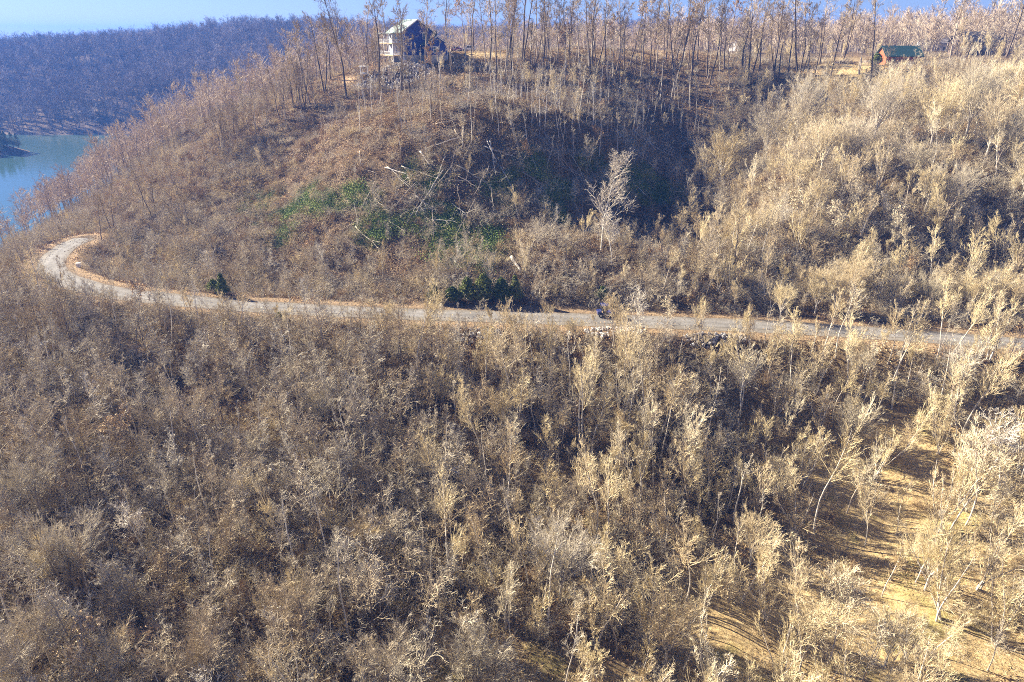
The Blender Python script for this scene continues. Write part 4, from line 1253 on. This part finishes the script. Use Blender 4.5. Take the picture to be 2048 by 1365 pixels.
# ---------------------------------------------------------------- vehicles
TYRE = mat("tyre", (.02, .02, .02), .8)
RIM = mat("rim", (.5, .5, .52), .35, .9)
def wheel(parent, x, y, r, w, name="wheel"):
    t = MB().bar((x, y - w / 2, r), (x, y + w / 2, r), r, 20).build(name, TYRE, parent, bevel=.03)
    MB().bar((x, y - w / 2 - .012, r), (x, y + w / 2 + .012, r), r * .58, 14).build("rim", RIM, t)


def paint(name, col):
    m = mat(name, col, .25, .1, .6)
    m.node_tree.nodes["Principled BSDF"].inputs["Coat Weight"].default_value = .6
    return m


def car(name, X0, Y0, yy, col, lab, suv=True, rz=0.0):
    x0, y0, z0 = ray_ground(X0, Y0, yy)
    r = empty(name, (x0, y0, z0), rz); tag(r, lab, "car")
    Pm = paint(name + "_paint", col)
    h = 1.75 if suv else 1.42
    lo = .34
    prof = [(-2.35, lo), (-2.38, .85), (-2.25, .98), (2.1, 1.02), (2.32, .8), (2.32, lo)] if suv else [(-2.25, lo), (-2.28, .8), (-2.1, .92), (2.0, .9), (2.25, .7), (2.25, lo)]
    MB().prism(prof, 'y', -.9, .9).build("body", Pm, r, bevel=.07)
    cab = [(-2.2, .985), (-1.95, h), (.55, h), (1.35, 1.0)] if suv else [(-1.75, .9), (-1.1, h), (.35, h), (1.25, .9)]
    MB().prism(cab, 'y', -.8, .8).build("cabin", Pm, r, bevel=.06)
    g = MB()
    x_l, x_r = (-1.9, .95) if suv else (-1.2, .85)
    for s_ in (-1, 1):
        a, b = (.795, .812) if s_ > 0 else (-.812, -.795)
        g.prism([(x_l, 1.06 if suv else .95), (x_l + .12, h - .12), (x_r - .45, h - .12), (x_r, 1.06 if suv else .95)], 'y', a, b)
    g.build("window", GLASS, r)
    MB().prism([(1.34, 1.03), (.62, h - .05), (.66, h - .02), (1.40, 1.03)] if suv else [(1.24, .93), (.42, h - .05), (.46, h - .02), (1.30, .93)], 'y', -.7, .7).build("windscreen", GLASS, r)
    for xx in (-1.45, 1.42):
        for s_ in (-1, 1): wheel(r, xx, s_ * .82, .36, .24)
    for s_ in (-1, 1):
        MB().box(2.28, s_ * .68 - .16, .66, 2.34, s_ * .68 + .16, .8).build("headlight", mat("lamp_lens", (.8, .8, .78), .2), r)
        MB().box(-2.4, s_ * .72 - .1, .7, -2.33, s_ * .72 + .1, .95).build("tail_light", mat("tail_lens", (.4, .02, .02), .3), r)


car("parked_car", 938, 103, 231, (.78, .80, .84), "white sport utility car parked on the hilltop drive", True, R(180))
car("parked_car", 911, 103, 233, (.22, .04, .10), "dark red car parked nearest the house, left of the white one", False, R(170))

# buggy on the road
bx_, by_, _ = pixz(1212, 633, ROADZ)
bg_ = empty("buggy", (bx_, by_, ROADZ + .08), R(6)); tag(bg_, "dark blue open off-road buggy standing on the far side of the gravel road", "buggy")
BL = paint("buggy_blue", (.02, .035, .16)); BLK = mat("black_plastic", (.02, .02, .022), .6)
MB().prism([(-1.45, .42), (-1.45, .95), (-.75, 1.0), (-.7, .58), (.45, .58), (.6, .95), (1.35, .85), (1.55, .62), (1.5, .42)], 'y', -.62, .62).build("body", BL, bg_, bevel=.05)
q = MB()
for s_ in (-.6, .6):
    q.bar((-1.0, s_, .95), (-.85, s_, 1.85), .03); q.bar((-.85, s_, 1.85), (.25, s_, 1.85), .03); q.bar((.25, s_, 1.85), (.85, s_, .9), .03); q.bar((-.3, s_, .55), (-.35, s_, 1.85), .025)
for xx in (-.85, .25): q.bar((xx, -.6, 1.85), (xx, .6, 1.85), .03)
q.build("roll_cage", BLK, bg_)
MB().box(-.92, -.66, 1.88, .3, .66, 1.95).build("roof", BL, bg_, bevel=.02)
for s_ in (-.32, .32):
    sm = MB(); sm.box(-.6, s_ - .22, .6, -.1, s_ + .22, .78); sm.box(-.72, s_ - .22, .6, -.603, s_ + .22, 1.35); sm.build("seat", BLK, bg_)
MB().bar((.25, .32, 1.15), (.3, .32, 1.18), .17, 14).build("steering_wheel", BLK, bg_)
for xx in (-1.0, 1.02):
    for s_ in (-1, 1): wheel(bg_, xx, s_ * .68, .34, .26)
for s_ in (-1, 1): MB().box(1.44, s_ * .42 - .1, .66, 1.52, s_ * .42 + .1, .78).build("headlight", mat("buggy_lens", (.8, .8, .75), .2), bg_)
keep_clear.append((bx_, by_, 4))

# ---------------------------------------------------------------- cabin and yard things
CEDARW = siding("cabin_boards", (.36, .10, .045), .2)
GROOF = siding("cabin_green_roof", (.03, .075, .075), .35)
cx_, cy__, cz_ = pix(1790, 131, 224)
cb = empty("cabin", (cx_, cy__, cz_), R(-4)); tag(cb, "red-brown cabin with dark green roof at the edge of the yellow lawn", "cabin")
MB().prism([(-3.6, -1.0), (-3.6, 2.9), (0, 5.3), (3.6, 2.9), (3.6, -1.0)], 'x', -4.5, 5.5).build("wall", CEDARW, cb)
q = MB(); k_ = 2.4 / 3.6
q.prism([(-4.3, 2.9 - .7 * k_ + .03), (0, 5.33), (0, 5.5), (-4.3, 2.9 - .7 * k_ + .2)], 'x', -5.1, 6.1)
q.prism([(.003, 5.33), (4.3, 2.9 - .7 * k_ + .03), (4.3, 2.9 - .7 * k_ + .2), (.003, 5.5)], 'x', -5.1, 6.1); q.build("roof", GROOF, cb)
f = MB(); f.box(-2.9, -3.68, 1.0, -1.7, -3.605, 2.3); fo = f.build("window", mat("window_frame_brown", (.2, .08, .05), .6), cb)
MB().box(-2.78, -3.70, 1.12, -1.82, -3.685, 2.18).build("pane", GLASS, fo)
f = MB(); f.box(.8, -3.68, -.3, 1.8, -3.605, 1.95); f.build("door", mat("door_brown", (.10, .04, .03), .6), cb)

# neighbouring roofs behind the grove
for X0, Y0, yy, wd, wc, rc, lab, rz in [(1945, 112, 262, 7, (.16, .12, .10), (.10, .10, .11), "dark-roofed house half hidden behind the right-hand grove", 0),
                                        (1478, 108, 345, 3, (.55, .56, .58), (.35, .35, .36), "small white house far behind the crest trees", 20),
                                        (1862, 92, 330, 6, (.72, .70, .68), (.35, .33, .33), "pale far house above the cabin roof", -10)]:
    x0, y0, _z = pix(X0, Y0, yy); z0 = Hs(x0, y0)
    hh = empty("neighbour_house", (x0, y0, z0), R(rz)); tag(hh, lab, "house")
    MB().prism([(-4, -2), (-4, 4.6), (0, 7.4), (4, 4.6), (4, -2)], 'x', -wd, wd).build("wall", mat("wall_far", wc, .8), hh)
    q = MB(); q.prism([(-4.6, 4.25), (0, 7.45), (0, 7.65), (-4.6, 4.45)], 'x', -wd - .5, wd + .5); q.prism([(.003, 7.45), (4.6, 4.25), (4.6, 4.45), (.003, 7.65)], 'x', -wd - .5, wd + .5)
    q.build("roof", mat("roof_far", rc, .7), hh)
    for xx in (-wd * .55, wd * .1, wd * .6):
        wn_ = MB().box(xx, -4.06, 1.6, xx + 1.1, -4.005, 3.0).build("window", WHITE_P, hh)
        MB().box(xx + .1, -4.08, 1.7, xx + 1.0, -4.065, 2.9).build("pane", GLASS, wn_)

# picnic table
tx, ty, tz = ray_ground(1735, 127, 226)
pt = empty("picnic_table", (tx, ty, tz), R(5)); tag(pt, "pale timber picnic table on the lawn left of the cabin", "picnic table")
GREYW = mat("weathered_wood", (.62, .60, .55), .8)
MB().box(-1.2, -.4, .72, 1.2, .4, .77).build("table_top", GREYW, pt)
for s_ in (-.72, .72): MB().box(-1.2, s_ - .14, .43, 1.2, s_ + .14, .47).build("seat", GREYW, pt)
for xx in (-.9, .9):
    q = MB(); q.bar((xx, -.25, .72), (xx, -.75, 0), .045, 4); q.bar((xx, .25, .72), (xx, .75, 0), .045, 4); q.box(xx - .03, -.8, .38, xx + .03, .8, .43); q.build("leg", GREYW, pt)

# brush pile on the lawn
x0, y0, z0 = ray_ground(1688, 128, 222)
g = np.random.default_rng(5)
n = 220
b = np.stack([g.normal(0, 1.5, n), g.normal(0, .8, n), g.random(n) * .5], 1)
d = np.stack([g.normal(0, 1, n), g.normal(0, .6, n), g.normal(.1, .35, n)], 1)
Pp = polyline(b, d, g.uniform(1, 3, n), 4, .12, 0, g)
v, f = tubes([(Pp, rad(Pp, .06, .03), 4)]); v[:, 2] = np.maximum(v[:, 2], .02) * .8
o = bpy.data.objects.new("brush_pile", mesh_from("brush_pile", v, f, [B_DARK])); COL.objects.link(o); o.location = (x0, y0, z0)
tag(o, "dark heap of cut branches on the yellow lawn", "brush pile")
log_thing(1668, 130, 1690, 124, 221, 224, .16, B_WHITE, "pale log lying at the left of the branch heap on the lawn", "fallen logs", 0)

# utility box by the bend
x0, y0, z0 = ray_ground(158, 534, 128)
ub = empty("utility_box", (x0, y0, z0), .2); tag(ub, "small white utility box inside the road bend", "utility box")
MB().box(-.35, -.25, 0, .35, .25, .7).build("cabinet", WHITE_P, ub, bevel=.03); MB().box(-.4, -.3, .703, .4, .3, .78).build("lid", GREYW, ub)

# ---------------------------------------------------------------- labels: look-alikes are told apart by their order from the left
ONES = ["", "first", "second", "third", "fourth", "fifth", "sixth", "seventh", "eighth", "ninth", "tenth", "eleventh", "twelfth", "thirteenth", "fourteenth", "fifteenth", "sixteenth", "seventeenth", "eighteenth", "nineteenth"]
TENS = {20: "twentieth", 30: "thirtieth", 40: "fortieth", 50: "fiftieth", 60: "sixtieth", 70: "seventieth", 80: "eightieth", 90: "ninetieth"}
TEN_ = {20: "twenty", 30: "thirty", 40: "forty", 50: "fifty", 60: "sixty", 70: "seventy", 80: "eighty", 90: "ninety"}
def ordinal(n):
    if n >= 100: return "hundredth" if n == 100 else "hundred and " + ordinal(n - 100)
    if n < 20: return ONES[n]
    return TENS[n] if n % 10 == 0 else TEN_[n // 10 * 10] + "-" + ONES[n % 10]
by = {}
for o in list(sc.objects):
    if o.parent is None and o.get("category") and o.get("kind") is None: by.setdefault(o["label"], []).append(o)
for lb, os_ in by.items():
    if len(os_) < 2: continue
    os_.sort(key=lambda o: float(proj(*o.location)[0]))
    for i_, o in enumerate(os_):
        o["label"] = "%s from left: %s" % (ordinal(i_ + 1), lb)
        if not o.get("group"): o["group"] = lb

# ---------------------------------------------------------------- haze
hm = bpy.data.materials.new("haze"); hm.use_nodes = True
nt = hm.node_tree; nt.nodes.remove(nt.nodes["Principled BSDF"])
pv = nt.nodes.new("ShaderNodeVolumePrincipled")
pv.inputs["Color"].default_value = (.10, .30, 1.0, 1)
pv.inputs["Density"].default_value = .0003
pv.inputs["Anisotropy"].default_value = .1
nt.links.new(pv.outputs[0], nt.nodes["Material Output"].inputs["Volume"])
hz = MB().box(-1850, -250, -17, 1850, 3050, 95).build("haze", hm)
tag(hz, "thin blue air haze lying over the hills and the lake", "haze", None, 'stuff')
